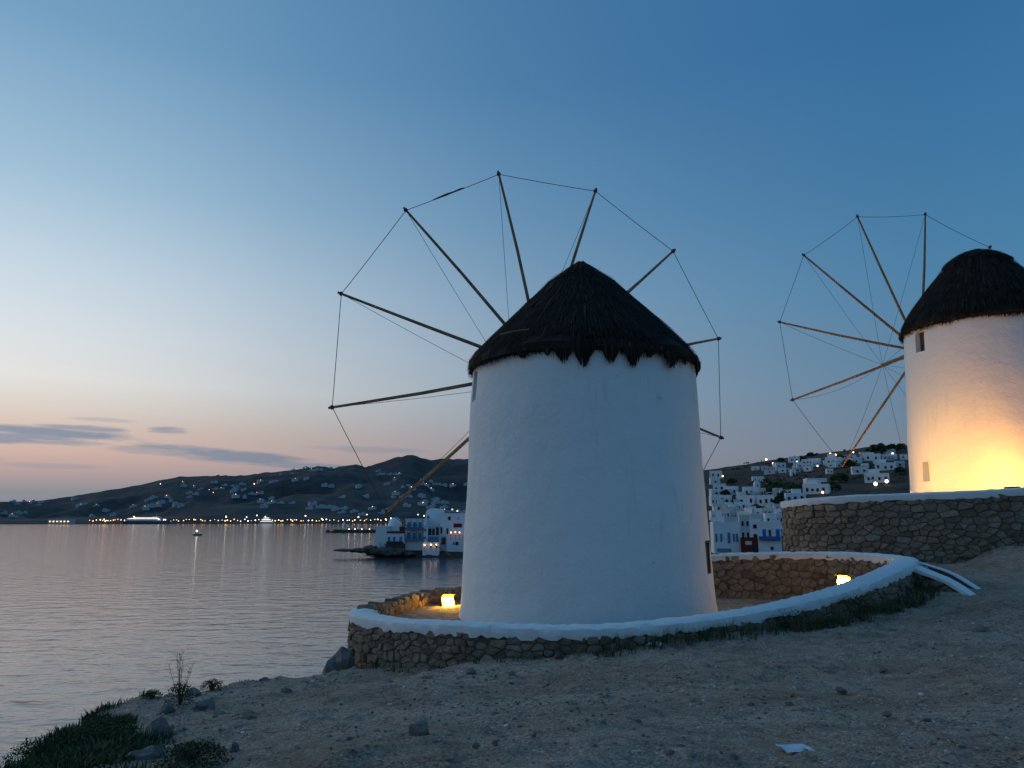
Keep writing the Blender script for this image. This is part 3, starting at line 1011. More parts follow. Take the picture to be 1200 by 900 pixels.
# far mill
mill2 = thing('windmill', 'round white windmill lit yellow from below on the raised platform', 'windmill', C2)
H2 = 5.95
a1_ = cyl_angle(C2, 2.62, 14.9, 1078); a2_ = cyl_angle(C2, 2.78, 10.7, 1085)
zz = lambda py, a: P(0, py, C2.y + 2.8 * math.sin(a)).z - C2.z
_, pr2 = tower(mill2, 2.82, 2.58, H2 + .1, [(a1_, .42, zz(412, a1_), zz(388, a1_), .22), (a2_, .36, zz(564, a2_), zz(541, a2_), .25)], 5.0)
panel(mill2, a1_, .42, zz(412, a1_), zz(388, a1_), pr2(5) - .2, 'brown_wood')
panel(mill2, a2_, .36, zz(564, a2_), zz(541, a2_), pr2(1) - .24, 'whitewash', 'niche_back')
tf2 = [(back_dir + PI + rr.uniform(-PI, PI), rr.uniform(.2, .4), rr.uniform(.05, .1)) for k in range(14)]
prof2 = [(2.60, -.02), (2.72, .03), (2.66, .2), (2.38, .72), (1.98, 1.27), (1.55, 1.82), (1.24, 2.18), (1.0, 2.40), (.90, 2.43), (1.10, 2.46), (1.02, 2.56), (.66, 2.80), (.34, 2.94), (.12, 3.0), (.03, 3.01)]
thatch(mill2, H2, prof2, 8, tf2, 900)
hub2 = Vector((16.173, 29.773, 15.55))
sails(mill2, hub2, -.15, 5.92, 2.977, 2.45, 5, .14, -.032)


# ------------------------------------------------------------------ floodlights
def floodlight(pos, facing, label, strength, w=.17, hgt=.13, dep=.028):
    f = Vector(facing).normalized()
    base_z = pos.z - .32
    t = thing('floodlight', label, 'lamp', (pos.x, pos.y, base_z), 0, 'floodlights aimed at the windmills')
    rot = f.to_track_quat('Y', 'Z')
    hb = MB(); hb.box((0, -.07, 0), (w + .035, .06, hgt + .035)); hb.box((0, .05, hgt + .03), (w + .035, .11, .008))
    for k in range(5): hb.box((-w * .8 + k * w * .4, -.15, 0), (.008, .025, hgt * .8))
    o = hb.build('housing', 'metal_dark', t); o.location = (0, 0, .32); o.rotation_mode = 'QUATERNION'; o.rotation_quaternion = rot
    lb = MB(); lb.box((0, dep - .028, 0), (w, dep, hgt), 0, 1.0)
    l_ = lb.build('lens', strength, t); l_.location = (0, 0, .32); l_.rotation_mode = 'QUATERNION'; l_.rotation_quaternion = rot
    br = MB(); br.tube([(-w - .04, 0, .32), (-w - .04, 0, .06), (w + .04, 0, .06), (w + .04, 0, .32)], .012, 6); br.tube([(0, 0, .07), (0, 0, -.35)], .025, 6)
    br.build('bracket', 'metal_dark', t)
    return t


emit('lamp_amber', (1, .50, .014), 150)
emit('lamp_amber_strong', (1, .43, .075), 430)
emit('lamp_amber_wide', (1, .47, .08), 520)
floodlight(P(525, 706, 19.6), (.35, -.62, .35), 'square amber floodlight glowing beside the left foot of the near windmill', 'lamp_amber', .13, .12, .04)
floodlight(P(989, 683, 18.2), (-.72, -.45, .22), 'square amber floodlight in the yard below the wall coping', 'lamp_amber', .12, .115, .05)
floodlight(Vector((14.7, 22.75, 9.70)), (.35, .55, .8), 'amber floodlight on the platform in front of the far windmill', 'lamp_amber_strong')
floodlight(Vector((11.6, 24.8, 9.64)), (.85, .2, .6), 'amber floodlight on the platform by the left end of the retaining wall', 'lamp_amber_wide')


# ------------------------------------------------------------------ where a line of sight meets the land
YS = np.concatenate([np.arange(3, 40, .04), np.geomspace(40, 1500, 900)])


def hit(px, py, ymin=3.0):
    ys_ = YS[YS >= ymin]
    k = P(px, py, 1.0)
    x = k.x * ys_; z = EYE + (k.z - EYE) * ys_
    gzv = ground(x, ys_, False)
    b_ = np.nonzero(z <= np.maximum(gzv, -1))[0]
    i = b_[0] if len(b_) else len(ys_) - 1
    return Vector((x[i], ys_[i], gzv[i]))


def hit_hill(px, py):
    k = P(px, py, 1.0)
    a = math.atan2(k.x, 1.0); q = math.hypot(k.x, 1.0)
    for r_ in np.arange(1640, 2900, 15):
        if hill_z(a, r_) >= EYE + (k.z - EYE) * r_ / q:
            return Vector((math.sin(a) * r_, math.cos(a) * r_, hill_z(a, r_)))
    return None


# ------------------------------------------------------------------ houses
def flat_house(label, c, w, dp, h, rz, material='house_white', wins=(), upper=None, group=None, name='house', parapet=.35):
    """flat-roofed cube house, front towards local -Y, c at the front's foot; wins: (u, z, w, h, material)"""
    t = thing(name, label, 'house', c, rz, group)
    mb = MB(); mb.box((0, dp / 2, h / 2 - 1.5), (w / 2, dp / 2, h / 2 + 1.5))
    for cx, cy, hx, hy in ((0, .12, w / 2 + .01, .13), (0, dp - .12, w / 2 + .01, .13), (-w / 2 + .12, dp / 2, .13, dp / 2 - .25), (w / 2 - .12, dp / 2, .13, dp / 2 - .25)):
        mb.box((cx, cy, h + parapet / 2 - .01), (hx, hy, parapet / 2))
    mb.build('wall', material, t)
    if upper:
        ux, uy, uw, ud, uh = upper
        u_ = MB(); u_.box((ux, uy, h + uh / 2), (uw / 2, ud / 2, uh / 2)); u_.box((ux, uy, h + uh + .1), (uw / 2 + .05, ud / 2 + .05, .1))
        u_.build('upper_storey', material, t)
    for (u, z, ww, wh, wm) in wins:
        o = MB().box((0, 0, 0), (ww / 2, .06, wh / 2)).build('window' if wh < 2 else 'door', wm, t)
        o.location = (u, -.03, z)
    return t


def face_cam(c, j=0.0):
    return -math.atan2(c.x, c.y) + j


rh = random.Random(21)


def px_house(x0, x1, ytop, ybot, label, material='house_white', nwin=2, group=None, j=None, upper=False, wmat='window_dark', name='house'):
    c = hit((x0 + x1) / 2, ybot, 60)
    s_ = c.y / FPX * 1.02
    w = max(1.5, (x1 - x0) * s_); h = max(2.0, (ybot - ytop) * s_)
    dp = max(3.0, w * rh.uniform(.5, .8))
    rz = face_cam(c, rh.uniform(-.35, .35) if j is None else j)
    wins = []
    for k in range(nwin):
        u = (-.5 + (k + .5) / nwin) * w * .9 + rh.uniform(-.05, .05) * w
        ww = min(.9, w * .38 / max(nwin, 1))
        if h > 5:
            wins += [(u, h * .28, ww, h * .2, wmat), (u, h * .72, ww, h * .18, wmat)]
        else:
            wins.append((u, h * rh.uniform(.4, .55), ww, h * rh.uniform(.28, .42), wmat))
    up = (rh.uniform(-.2, .2) * w, dp * .6, w * .45, dp * .5, h * .55) if upper else None
    return flat_house(label, c, w, dp, h, rz, material, wins, up, group, name)


GH = 'white houses of the hillside town'
# front row by the waterside: white house, red shop, house with blue balcony
c = hit(853, 649, 60); s_ = c.y / FPX
flat_house('white two-storey house with a row of five tall windows beside the red shop', P(853, 650, c.y), 30 * s_, 7, 35 * s_, face_cam(c, .12), 'house_white',
           [((x - 853) * s_, (650 - 631) * s_, 2.2 * s_ if x != 855 else 3 * s_, 9 * s_ if x != 855 else 12 * s_, 'grey_blue_paint') for x in (841, 846.5, 855, 860.5, 864)] + [(-4 * s_, 5 * s_, 16 * s_, 4 * s_, 'teal_paint')])
t = flat_house('small dark red shop between two white waterside houses', P(879.5, 650, c.y - 2), 20 * s_, 5, 17 * s_, face_cam(c, 0), 'red_wall', [(-1.5 * s_, 13 * s_, 7 * s_, 4 * s_, 'house_cream'), (5 * s_, 6 * s_, 5 * s_, 10 * s_, 'door_dark')])
t = flat_house('white house with bright blue shutters and blue balcony beside the retaining wall', P(903, 650, c.y - 4), 25 * s_, 7, 35 * s_, face_cam(c, -.05), 'house_white',
               [(-5.5 * s_, 24 * s_, 3.6 * s_, 8 * s_, 'blue_paint'), (.5 * s_, 24 * s_, 2.6 * s_, 7 * s_, 'brown_wood'), (9 * s_, 24 * s_, 4 * s_, 8 * s_, 'blue_paint'), (2 * s_, 7 * s_, 3.2 * s_, 3.5 * s_, 'window_dark')])
bal = MB(); bal.box((0, -.5, 16.5 * s_), (11.5 * s_, .5, .4 * s_)); bal.box((0, -1.0, 18.5 * s_), (11.5 * s_, .05, 1.8 * s_)); bal.build('balcony', 'blue_paint', t)
px_house(868, 880, 607, 636, 'narrow grey-white house wall rising behind the red shop', 'house_grey', 2, j=.1)
px_house(880, 892, 611, 636, 'white gable end with a square opening above the red shop', 'house_white', 1, j=-.1)
# dense rows climbing the slope, then scattered villas
for y0, y1, xa, xb in ((606, 622, 834, 868), (603, 617, 868, 918), (597, 609, 834, 880), (596, 607, 884, 919), (589, 600, 836, 876), (581, 592, 834, 868), (571, 580, 834, 842)):
    x = xa
    while x < xb - 4:
        w = rh.uniform(8, 17)
        if rh.random() < .9:
            px_house(x, min(x + w, xb + 3), y0 + rh.uniform(0, 4), y1 + rh.uniform(-1, 2), 'small white cube house packed into the lower slope of the town', rh.choice(['house_white', 'house_white', 'house_grey', 'house_cream']),
                     rh.choice([1, 2, 2, 3]), GH, upper=rh.random() < .35)
        x += w + rh.uniform(-.5, 2)
for (x0, x1, y0, y1, nw, up) in ((832, 846, 553, 561, 2, 0), (833, 844, 561, 568, 1, 0), (836, 850, 568, 577, 2, 0), (848, 864, 571, 580, 3, 0), (872, 890, 572, 583, 3, 0), (865, 874, 578, 586, 1, 0), (836, 856, 582, 591, 3, 0),
                                 (865, 884, 582, 593, 3, 0), (888, 907, 582, 593, 3, 0)):
    px_house(x0, x1, y0, y1, 'white house with small dark windows among the dark trees of the town', 'house_white', nw, GH, upper=up)
for (x0, x1, y0, y1, nw, lb) in ((910, 921, 543, 549, 2, 'low white villa standing at the foot of the ridge'), (925, 937, 536, 542, 2, 'pale villa on the bare ridge'), (940, 950, 539, 545, 2, 'pale villa on the bare ridge'),
                                 (948, 961, 538, 545, 2, 'pale villa on the bare ridge'), (968, 985, 537, 546, 3, 'long pale villa with terrace on the ridge'), (1008, 1019, 531, 537, 1, 'pale villa on the bare ridge'),
                                 (1014, 1031, 533, 540, 2, 'pale villa on the bare ridge'), (1036, 1048, 527, 532, 1, 'pale villa on the bare ridge'), (1000, 1017, 548, 556, 2, 'white house halfway up the slope below the ridge'),
                                 (1027, 1049, 543, 551, 3, 'white house halfway up the slope below the ridge'), (1050, 1060, 541, 549, 1, 'white house halfway up the slope below the ridge'),
                                 (1015, 1041, 556, 566, 4, 'wide white house with two bright lamps on the open slope'), (947, 969, 562, 571, 2, 'terraced white house beside the dark wood'), (942, 970, 569, 579, 4, 'terraced white house beside the dark wood'),
                                 (922, 944, 579, 588, 3, 'terraced white house beside the dark wood'), (958, 968, 585, 592, 1, 'terraced white house beside the dark wood')):
    px_house(x0, x1, y0, y1, lb, 'house_white' if nw > 1 else 'house_grey', nw, 'villas below the ridge', upper=nw > 2)


for k in range(44):
    x = rh.uniform(880, 1062); y = np.interp(x, [880, 915, 960, 1000, 1060], [550, 546, 541, 538, 533]) + rh.uniform(0, 22) * rh.random()
    w = rh.uniform(6, 13)
    px_house(x, x + w, y - rh.uniform(3.5, 5.5), y, ('tiny' if w < 8.5 else 'small') + ' pale house scattered ' + ('just under the crest' if y < 545 else 'over the open slope') + ' above the town', rh.choice(['house_white', 'house_white', 'house_grey']), rh.choice([1, 2]), 'houses of the upper slope')
for k in range(60):
    x = rh.uniform(834, 916); y = 575 + 60 * rh.random() ** .8; w = rh.uniform(6, 12)
    tone = rh.choice(['white', 'grey', 'cream']); nw_ = rh.choice([1, 2, 2])
    px_house(x, x + w, y - rh.uniform(6, 9), y, 'small %s cube house with %s packed into the lower slope of the town' % (tone, 'one window' if nw_ == 1 else 'two windows'), 'house_' + tone, nw_, GH)


def chapel(px, py, wpx, hpx, label):
    c = hit(px, py, 60); s2 = c.y / FPX
    t = thing('chapel', label, 'chapel', c, face_cam(c, .2))
    w, h = wpx * s2, hpx * s2 * .55
    mb = MB(); mb.box((0, w * .6, h / 2 - .5), (w / 2, w * .6, h / 2 + .5))
    n = 10
    vs = [(w / 2 * math.cos(PI * k / n), yy, h + w / 2 * math.sin(PI * k / n)) for yy in (0, w * 1.2) for k in range(n + 1)]
    mb.add(vs, [(k, k + 1, n + 2 + k, n + 1 + k) for k in range(n)] + [tuple(range(n, -1, -1)), tuple(range(n + 1, 2 * n + 2))])
    mb.build('wall', 'house_white', t)
    b_ = MB(); b_.box((0, .3, h + w * .75), (w * .16, .2, w * .3)); b_.box((0, .3, h + w * 1.15), (w * .05, .1, w * .12)); b_.build('bell_gable', 'house_white', t)
    o = MB().box((0, -.03, h * .4), (w * .12, .05, h * .35)).build('door', 'door_dark', t)


chapel(930, 558, 5.5, 10, 'tiny white chapel alone on the brown slope')
chapel(888, 573, 6.5, 11, 'small white chapel with bell gable at the edge of the dark wood')


# ------------------------------------------------------------------ waterside houses on the rocks left of the near mill
def lv_house(name, label, x0, x1, ytop, Y, dp, material='house_white', wins=(), ybot=649.5):
    A_, B_ = P(x0, ybot, Y), P(x1, ybot, Y)
    c = (A_ + B_) / 2
    s2 = (B_ - A_).length / (x1 - x0)
    h = P((x0 + x1) / 2, ytop, Y).z - c.z
    t = thing(name, label, 'house', c, 0)
    mb = MB(); mb.box((0, dp / 2, h / 2 - .7), ((x1 - x0) * s2 / 2, dp / 2, h / 2 + .7)); mb.box((0, dp / 2, h + .08), ((x1 - x0) * s2 / 2 + .06, dp / 2 + .06, .08))
    mb.build('wall', material, t)
    for (xa, xb, ya, yb, m_, nm) in wins:
        o = MB().box((0, 0, 0), ((xb - xa) * s2 / 2, .07, (yb - ya) * s2 / 2)).build(nm, m_, t)
        o.location = (((xa + xb) / 2 - (x0 + x1) / 2) * s2, -.04, P((xa + xb) / 2, (ya + yb) / 2, Y).z - c.z)
    return t, s2, c


lv_house('house', 'plain white cube house at the tip of the rocky waterside', 439.5, 452, 617.5, 190, 8, 'house_white', [(444.5, 446.5, 636, 645, 'house_grey', 'buttress'), (449, 450.5, 637, 645, 'house_grey', 'buttress')])
t, s2, c = lv_house('house', 'low white house with three windows and red-brown roof terrace on a stone base', 452.2, 473.6, 626, 189, 7, 'house_white',
                    [(454, 457, 629, 634.5, 'grey_blue_paint', 'window'), (460, 463, 629, 634.5, 'grey_blue_paint', 'window'), (467.5, 470.5, 629, 634.5, 'grey_blue_paint', 'window')])
b_ = MB(); b_.box((0, 2.4, P(460, 643.5, 189).z - c.z - 1), (11 * s2, 3.2, 6.2 * s2 + 1)); b_.build('stone_base', 'reef', t)
b_ = MB(); b_.box((0, 3.4, P(460, 625, 189).z - c.z + .25), (10.2 * s2, 3.4, .18)); b_.build('roof_terrace', 'red_wall', t)
b_ = MB(); b_.box((0, -.55, P(460, 636.6, 189).z - c.z), (10 * s2, .5, .25 * s2)); b_.box((0, -1.0, P(460, 635.4, 189).z - c.z), (10 * s2, .04, 1.1 * s2)); b_.build('balcony', 'metal_dark', t)
mb = MB(); mb.lathe([(1.7, -1), (1.7, 2.4), (1.55, 3.2), (1.1, 3.8), (.5, 4.1), (.02, 4.2)], 20)
o = mb.build('roof_turret', 'house_white', t, True); o.location = (P(461, 626, 196).x - c.x, 7 + 2, P(461, 626, 196).z - c.z)
lv_house('house', 'low dark roofed shed beside the blue balconied house', 467, 474.5, 618, 197, 5, 'brown_wood')
t, s2, c = lv_house('house', 'white waterside house with two tiers of grey-blue wooden balconies', 474, 496, 608.5, 190, 9, 'house_white')
for y0_, y1_ in ((611.5, 619.5), (624, 632)):
    for xx in (477, 483.5, 490):
        o = MB().box((0, 0, 0), (1.7 * s2, .07, 3.6 * s2)).build('shutter_door', 'grey_blue_paint', t)
        o.location = ((xx + 1.5 - 485) * s2, -.05, P(485, (y0_ + y1_) / 2, 190).z - c.z)
    q = MB(); zf_ = P(485, y1_, 190).z - c.z
    q.box((0, -.6, zf_), (10.6 * s2, .6, .3)); q.box((0, -1.18, zf_ + .9), (10.6 * s2, .05, .05))
    for k in range(15): q.box(((-10.4 + k * 20.8 / 14) * s2, -1.18, zf_ + .5), (.035, .035, .45))
    for xx in (-10.3, -3.5, 3.5, 10.3): q.box((xx * s2, -1.18, zf_ + 1.2), (.07, .07, 1.1))
    q.build('balcony', 'grey_blue_paint', t)
lv_house('house', 'narrow white house slice with two small square windows next to the balconies', 496.2, 500.6, 616.5, 189.5, 8, 'house_white', [(497, 498.6, 620, 622.4, 'window_dark', 'window'), (497, 498.6, 629, 631.4, 'window_dark', 'window')])
# vaulted white block
t, s2, c = lv_house('house', 'tall white house with rounded vault roof behind the waterside row', 498, 517.5, 603.5, 199, 8, 'house_white', [(500, 502, 604.5, 607.5, 'window_dark', 'window')])
n = 14; wv = 19.5 * s2 / 2; zt_ = P(508, 603.5, 199).z - c.z; hv = P(508, 596, 199).z - P(508, 603.5, 199).z
vs = [(wv * math.cos(PI * k / n), yy, zt_ + .1 + hv * math.sin(PI * k / n) ** .6) for yy in (.02, 7.98) for k in range(n + 1)]
mb = MB(); mb.add(vs, [(k, k + 1, n + 2 + k, n + 1 + k) for k in range(n)] + [tuple(range(n, -1, -1)), tuple(range(n + 1, 2 * n + 2))]); mb.build('vault', 'house_white', t)
t, s2, c = lv_house('house', 'dark fronted house with wooden balconies over a white sea wall with lamps', 500.8, 514.6, 617, 190.5, 8, 'house_grey',
                    [(501.5, 505, 619.5, 627, 'window_dark', 'opening'), (506, 509, 619.5, 627, 'door_dark', 'opening'), (510.5, 513.8, 618, 627, 'door_dark', 'opening'), (501.5, 513.5, 629, 635.5, 'grey_blue_paint', 'opening')])
t, s2, c = lv_house('house', 'white house lower storey at the waterline with three lit lamps', 495, 514.5, 636.8, 187.5, 2.9, 'house_white', [(504.2, 505.6, 639.8, 642, 'window_dark', 'window'), (510.6, 512, 639.8, 642, 'window_dark', 'window')])
t, s2, c = lv_house('house', 'broad white waterside house with lit restaurant terrace beside the near windmill', 514.8, 566, 602, 193, 9, 'house_white',
                    [(524.5, 527.5, 605.5, 609.5, 'window_dark', 'window'), (535, 538, 605.5, 609, 'house_grey', 'window'), (531, 541, 613.5, 618, 'red_wall', 'awning'), (516, 518, 618, 625, 'door_dark', 'door'), (523, 525, 619, 626, 'door_dark', 'door')])
t, s2, c = lv_house('house', 'white lower storey carrying the lit restaurant terrace above the water', 523, 562, 627, 189, 3.8, 'house_white',
                    [(530.5, 532.5, 635.5, 638.5, 'grey_blue_paint', 'window'), (533.5, 537, 635, 638.8, 'window_dark', 'window')])
lv_house('house', 'brown recessed boathouse between two white waterside houses', 514.6, 522.8, 629, 190, 3, 'house_grey', [(517, 522, 630, 638, 'brown_wood', 'door')])

emit('lamp_warm', (1, .58, .24), 4.5)
emit('lamp_orange', (1, .33, .08), 4)
emit('lamp_white', (1, .84, .62), 4.5)
emit('window_lit', (1, .55, .2), 2.2)
LAMPM = {}


def lamp(pos, rad, material, label, group, pole=3.0, name='street_lamp'):
    """pole with a globe at pos"""
    t = thing(name, label, 'lamp', (pos[0], pos[1], pos[2] - pole), 0, group)
    key = (round(rad, 2), material)
    if key not in LAMPM:
        mb = MB(); mb.lathe([(.01, -1), (.6, -.8), (1, 0), (.6, .8), (.01, 1)], 8)
        mb.v = [(x * rad, y * rad, z * rad) for x, y, z in mb.v]
        me = bpy.data.meshes.new('globe'); me.from_pydata(mb.v, [], mb.f); me.materials.append(MATS[material]); LAMPM[key] = me
    o = link('globe', LAMPM[key], t); o.location = (0, 0, pole)
    pk = ('pole', round(pole, 1), round(max(.04, rad * .12), 2))
    if pk not in LAMPM:
        mb = MB(); mb.tube([(0, 0, -1), (0, 0, pole)], pk[2], 5)
        me = bpy.data.meshes.new('pole'); me.from_pydata(mb.v, [], mb.f); me.materials.append(MATS['metal_dark']); LAMPM[pk] = me
    link('pole', LAMPM[pk], t)
    return t


for x, y in ((497.5, 638.6), (505, 638.4), (511, 638.4)):
    lamp(P(x, y, 187.0), .19, 'lamp_warm', 'warm lamp on the white sea wall above the water', 'lamps along the waterside houses', .6, 'wall_lamp')
for x, y in ((528.5, 624), (533.5, 623.6), (538.5, 624), (545, 624)):
    lamp(P(x, y, 188.6), .22, 'lamp_orange', 'orange lamp on the restaurant terrace by the water', 'lamps along the waterside houses', .7, 'terrace_lamp')
for x, y, rd in ((847, 558, .6), (876, 606, .55), (850, 643, .3), (861, 644, .3), (900, 595, .5), (897, 598, .4), (881, 595, .4), (851, 590, .4), (964, 577, .6), (1026, 567, 1.0), (1039, 564, .9), (969, 570, .4), (898, 538.5, .9),
                 (906, 543, .8), (973, 532, 1.0), (979, 533, .9), (1008, 531, .9), (1015, 534, .9), (1046, 532, .9), (1000, 530, .6), (840, 600, .3), (866, 586, .35), (890, 610, .3), (1034, 546, .5), (958, 546, .5), (934, 541, .6),
                 (872, 594, .3), (910, 604, .3)):
    c = hit(x, y + 4, 60)
    kk = c.y / FPX
    lamp(P(x, y, c.y - 1), rd * .8, 'lamp_white' if rh.random() < .6 else 'lamp_warm', 'small lit lamp on a pole among the hillside houses', 'street lamps of the hillside town', max(2.5, (4 + .5) * kk))

# ------------------------------------------------------------------ far shore: houses, lights
rf = random.Random(5)
spots = []
for (cx, cy, sx_, sy_, n_) in ((30, 592, 22, 3, 7), (20, 603, 20, 3, 5), (120, 597, 30, 6, 7), (95, 592, 12, 3, 3), (180, 594, 35, 6, 9), (190, 584, 30, 6, 7), (240, 573, 25, 5, 9), (270, 570, 20, 6, 6), (290, 583, 22, 5, 9), (330, 565, 25, 6, 5), (355, 552, 20, 4, 8), (375, 549, 16, 3, 9),
                              (320, 593, 15, 2, 6), (385, 598, 28, 4, 12), (460, 556, 26, 6, 7), (485, 573, 24, 6, 9), (520, 570, 18, 5, 8), (470, 583, 18, 4, 5), (430, 602, 30, 3, 8), (510, 592, 26, 5, 14), (525, 602, 18, 4, 10), (410, 575, 40, 10, 5)):
    for k in range(n_): spots.append((cx + rf.gauss(0, sx_ * .6), cy + rf.gauss(0, sy_ * .6)))
FH = {}; FH_W = {}
for i in range(6):
    w, dd, h = rf.uniform(7, 19), rf.uniform(6, 10), rf.uniform(2.6, 4.2)
    mb = MB(); mb.box((0, dd / 2, h / 2 - 3), (w / 2, dd / 2, h / 2 + 3)); mb.box((w * rf.uniform(-.2, .2), dd * .7, h + 1.3), (w * .22, dd * .25, 1.5))
    me = bpy.data.meshes.new('wall'); me.from_pydata(mb.v, [], mb.f); me.materials.append(MATS['far_white']); FH[i] = me; FH_W[i] = w
nfar = 0
for (x, y) in spots:
    c = hit_hill(x, y)
    if c is None: continue
    iv = rf.randrange(6)
    o = link('far_house', FH[iv])
    o.location = c; o.rotation_euler = (0, 0, face_cam(c, rf.uniform(-.5, .5)))
    zone = 'just above the far quay' if c.z < 28 else ('halfway up the dark hills across the bay' if c.z < 95 else 'high on the dark hills across the bay')
    tag(o, ('long low pale house ' if FH_W[iv] > 14 else ('small pale cube house ' if FH_W[iv] < 10 else 'pale house with a raised middle ')) + zone, 'house', 'houses on the hills across the bay')
    if rf.random() < .16:
        lamp((c.x, c.y - 4, c.z + 5), rf.uniform(.4, .8), rf.choice(['lamp_white', 'lamp_warm']), 'lit lamp beside a house on the hills across the bay', 'lamps on the hills across the bay', 5)
for x, y, rd, m_ in ((298, 567, 1.8, 'lamp_warm'), (188, 567, 1.2, 'lamp_white'), (374, 565, 1.0, 'lamp_white'), (95, 591, 1.3, 'lamp_white'), (245, 574, 1.2, 'lamp_warm'), (250, 577, 1.0, 'lamp_warm')):
    c = hit_hill(x, y + 2)
    if c: lamp(P(x, y, c.y - 6), rd, m_, 'bright lamp high on the hillside across the bay', 'bright lamps on the hills', max(3, P(x, y, c.y - 6).z - c.z))
x = 105.0
while x < 545:
    dens = 2.6 if x < 200 else (3.9 if x > 400 else 3.4)
    Yd = (1562 + rf.uniform(-6, 6)) * math.cos(math.atan2((x - 600) / FPX, 1.0))
    lamp(P(x, rf.uniform(608.6, 610.8), Yd), rf.choice([.6, .8, .8, 1.1]), rf.choice(['lamp_warm', 'lamp_warm', 'lamp_white', 'lamp_orange']), 'quayside lamp in the row of lights along the far shore', 'lamps along the far quay', rf.uniform(4, 7))
    x += dens * rf.uniform(.5, 1.8)
for x, y, rd in ((265, 605.5, 1.3), (289, 606, 1.0), (311, 605.5, 1.0), (358, 604.5, 1.3), (301, 604, 1.0), (420, 606, 1.3), (377, 608, 1.0), (458, 607.5, 1.3), (452, 608.5, 1.1), (465, 608, 1.1), (430, 603, 1.0), (497, 604.5, 1.2), (505, 605, 1.2), (490, 603, 1.0), (530, 597, 1.0), (536, 599, 1.1)):
    YM = 1558 * math.cos(math.atan2((x - 600) / FPX, 1.0))
    lamp(P(x, y, YM), rd, 'lamp_white', 'tall bright floodlight mast on the far quay', 'floodlight masts on the far quay', P(x, y, YM).z - 1)
# strip of quay under the lights
q = MB(); q.add([(math.sin(a) * rr_, math.cos(a) * rr_, zz_) for a in np.radians(np.linspace(-36, 2, 60)) for rr_, zz_ in ((1555, -2), (1555, 1.3), (1640, 1.6))], [(i * 3 + k, i * 3 + k + 1, i * 3 + k + 4, i * 3 + k + 3) for i in range(59) for k in range(2)])
tag(q.build('quay', 'reef'), kind='structure')
# lit taverna on the far shore
t = thing('shore_building', 'low lit building with a row of orange windows on the far shore', 'building', (P(69, 613, 1335).x, 1335, 1.0))
mb = MB(); mb.box((0, 8, 3), (19, 8, 5)); mb.build('wall', 'far_white', t)
for k in range(6):
    o = MB().box((0, 0, 0), (1.3, .2, 1.0)).build('window', 'window_lit', t); o.location = (-15.5 + k * 6.2, -.15, 3.6)

# ferry at the far quay
t = thing('ferry', 'white passenger ferry with lit decks moored at the far quay', 'ship', (P(171, 612, 1370).x, 1370, 0), 0)
mb = MB()
sec = [(-42, .8, 5.5), (-38, 6.5, 5.2), (-20, 7, 5), (20, 7, 5), (34, 5.5, 5.6), (43, .4, 6.6)]
vs = []
for x, w, h in sec: vs += [(x, -w * .8, -1), (x, -w, h), (x, w, h), (x, w * .8, -1)]
fs = []
for i in range(len(sec) - 1):
    for k in range(4): fs.append((i * 4 + k, i * 4 + (k + 1) % 4, i * 4 + 4 + (k + 1) % 4, i * 4 + 4 + k))
fs += [(0, 1, 2, 3), (23, 22, 21, 20)]
mb.add(vs, fs); mb.build('hull', 'ship_hull', t)
mb = MB(); mb.box((-3, 0, 7), (31, 6, 2)); mb.box((-1, 0, 10.2), (26, 5.4, 1.2)); mb.box((18, 0, 12.4), (6, 4.6, 1.2)); mb.build('superstructure', 'ship_white', t)
mb = MB(); mb.box((-14, 0, 13.2), (4, 2, 2.4), 0, .8); mb.build('funnel', 'ship_hull', t)
mb = MB(); mb.tube([(18, 0, 13), (18, 0, 21)], .25, 6); mb.build('mast', 'ship_white', t)
emit('deck_light', (1, .88, .7), 1.5)
mb = MB(); mb.box((-3, -6.1, 9.2), (27, .1, .45)); mb.box((2, -5.5, 11.2), (20, .1, .3)); mb.build('deck_light', 'deck_light', t)
for (x, y) in ((157, 605.5), (192, 609), (186, 608.5)):
    mb = MB(); mb.lathe([(.01, -1), (.6, -.8), (1, 0), (.6, .8), (.01, 1)], 8); o = mb.build('deck_lamp', 'lamp_white', t); o.location = P(x, y, 1362) - t.location
# second vessel, brightly lit
t = thing('yacht', 'small white ship lit with clustered lights at the far quay', 'ship', (P(313, 612, 1455).x, 1455, 0), 0)
mb = MB(); mb.box((0, 0, 2), (13, 4, 3), 0, 1.05); mb.build('hull', 'ship_white', t)
mb = MB(); mb.box((-1, 0, 7), (9, 3.4, 2)); mb.box((-1, 0, 10.3), (6, 2.6, 1.3)); mb.tube([(-1, 0, 11), (-1, 0, 19)], .3, 6); mb.build('superstructure', 'ship_white', t)
mb = MB(); mb.box((-1, -3.5, 7.4), (8, .1, .7)); mb.box((-1, -2.7, 10.5), (5, .1, .5)); mb.box((0, -4.2, 4.4), (11, .1, .4)); mb.build('deck_light', 'deck_light', t)

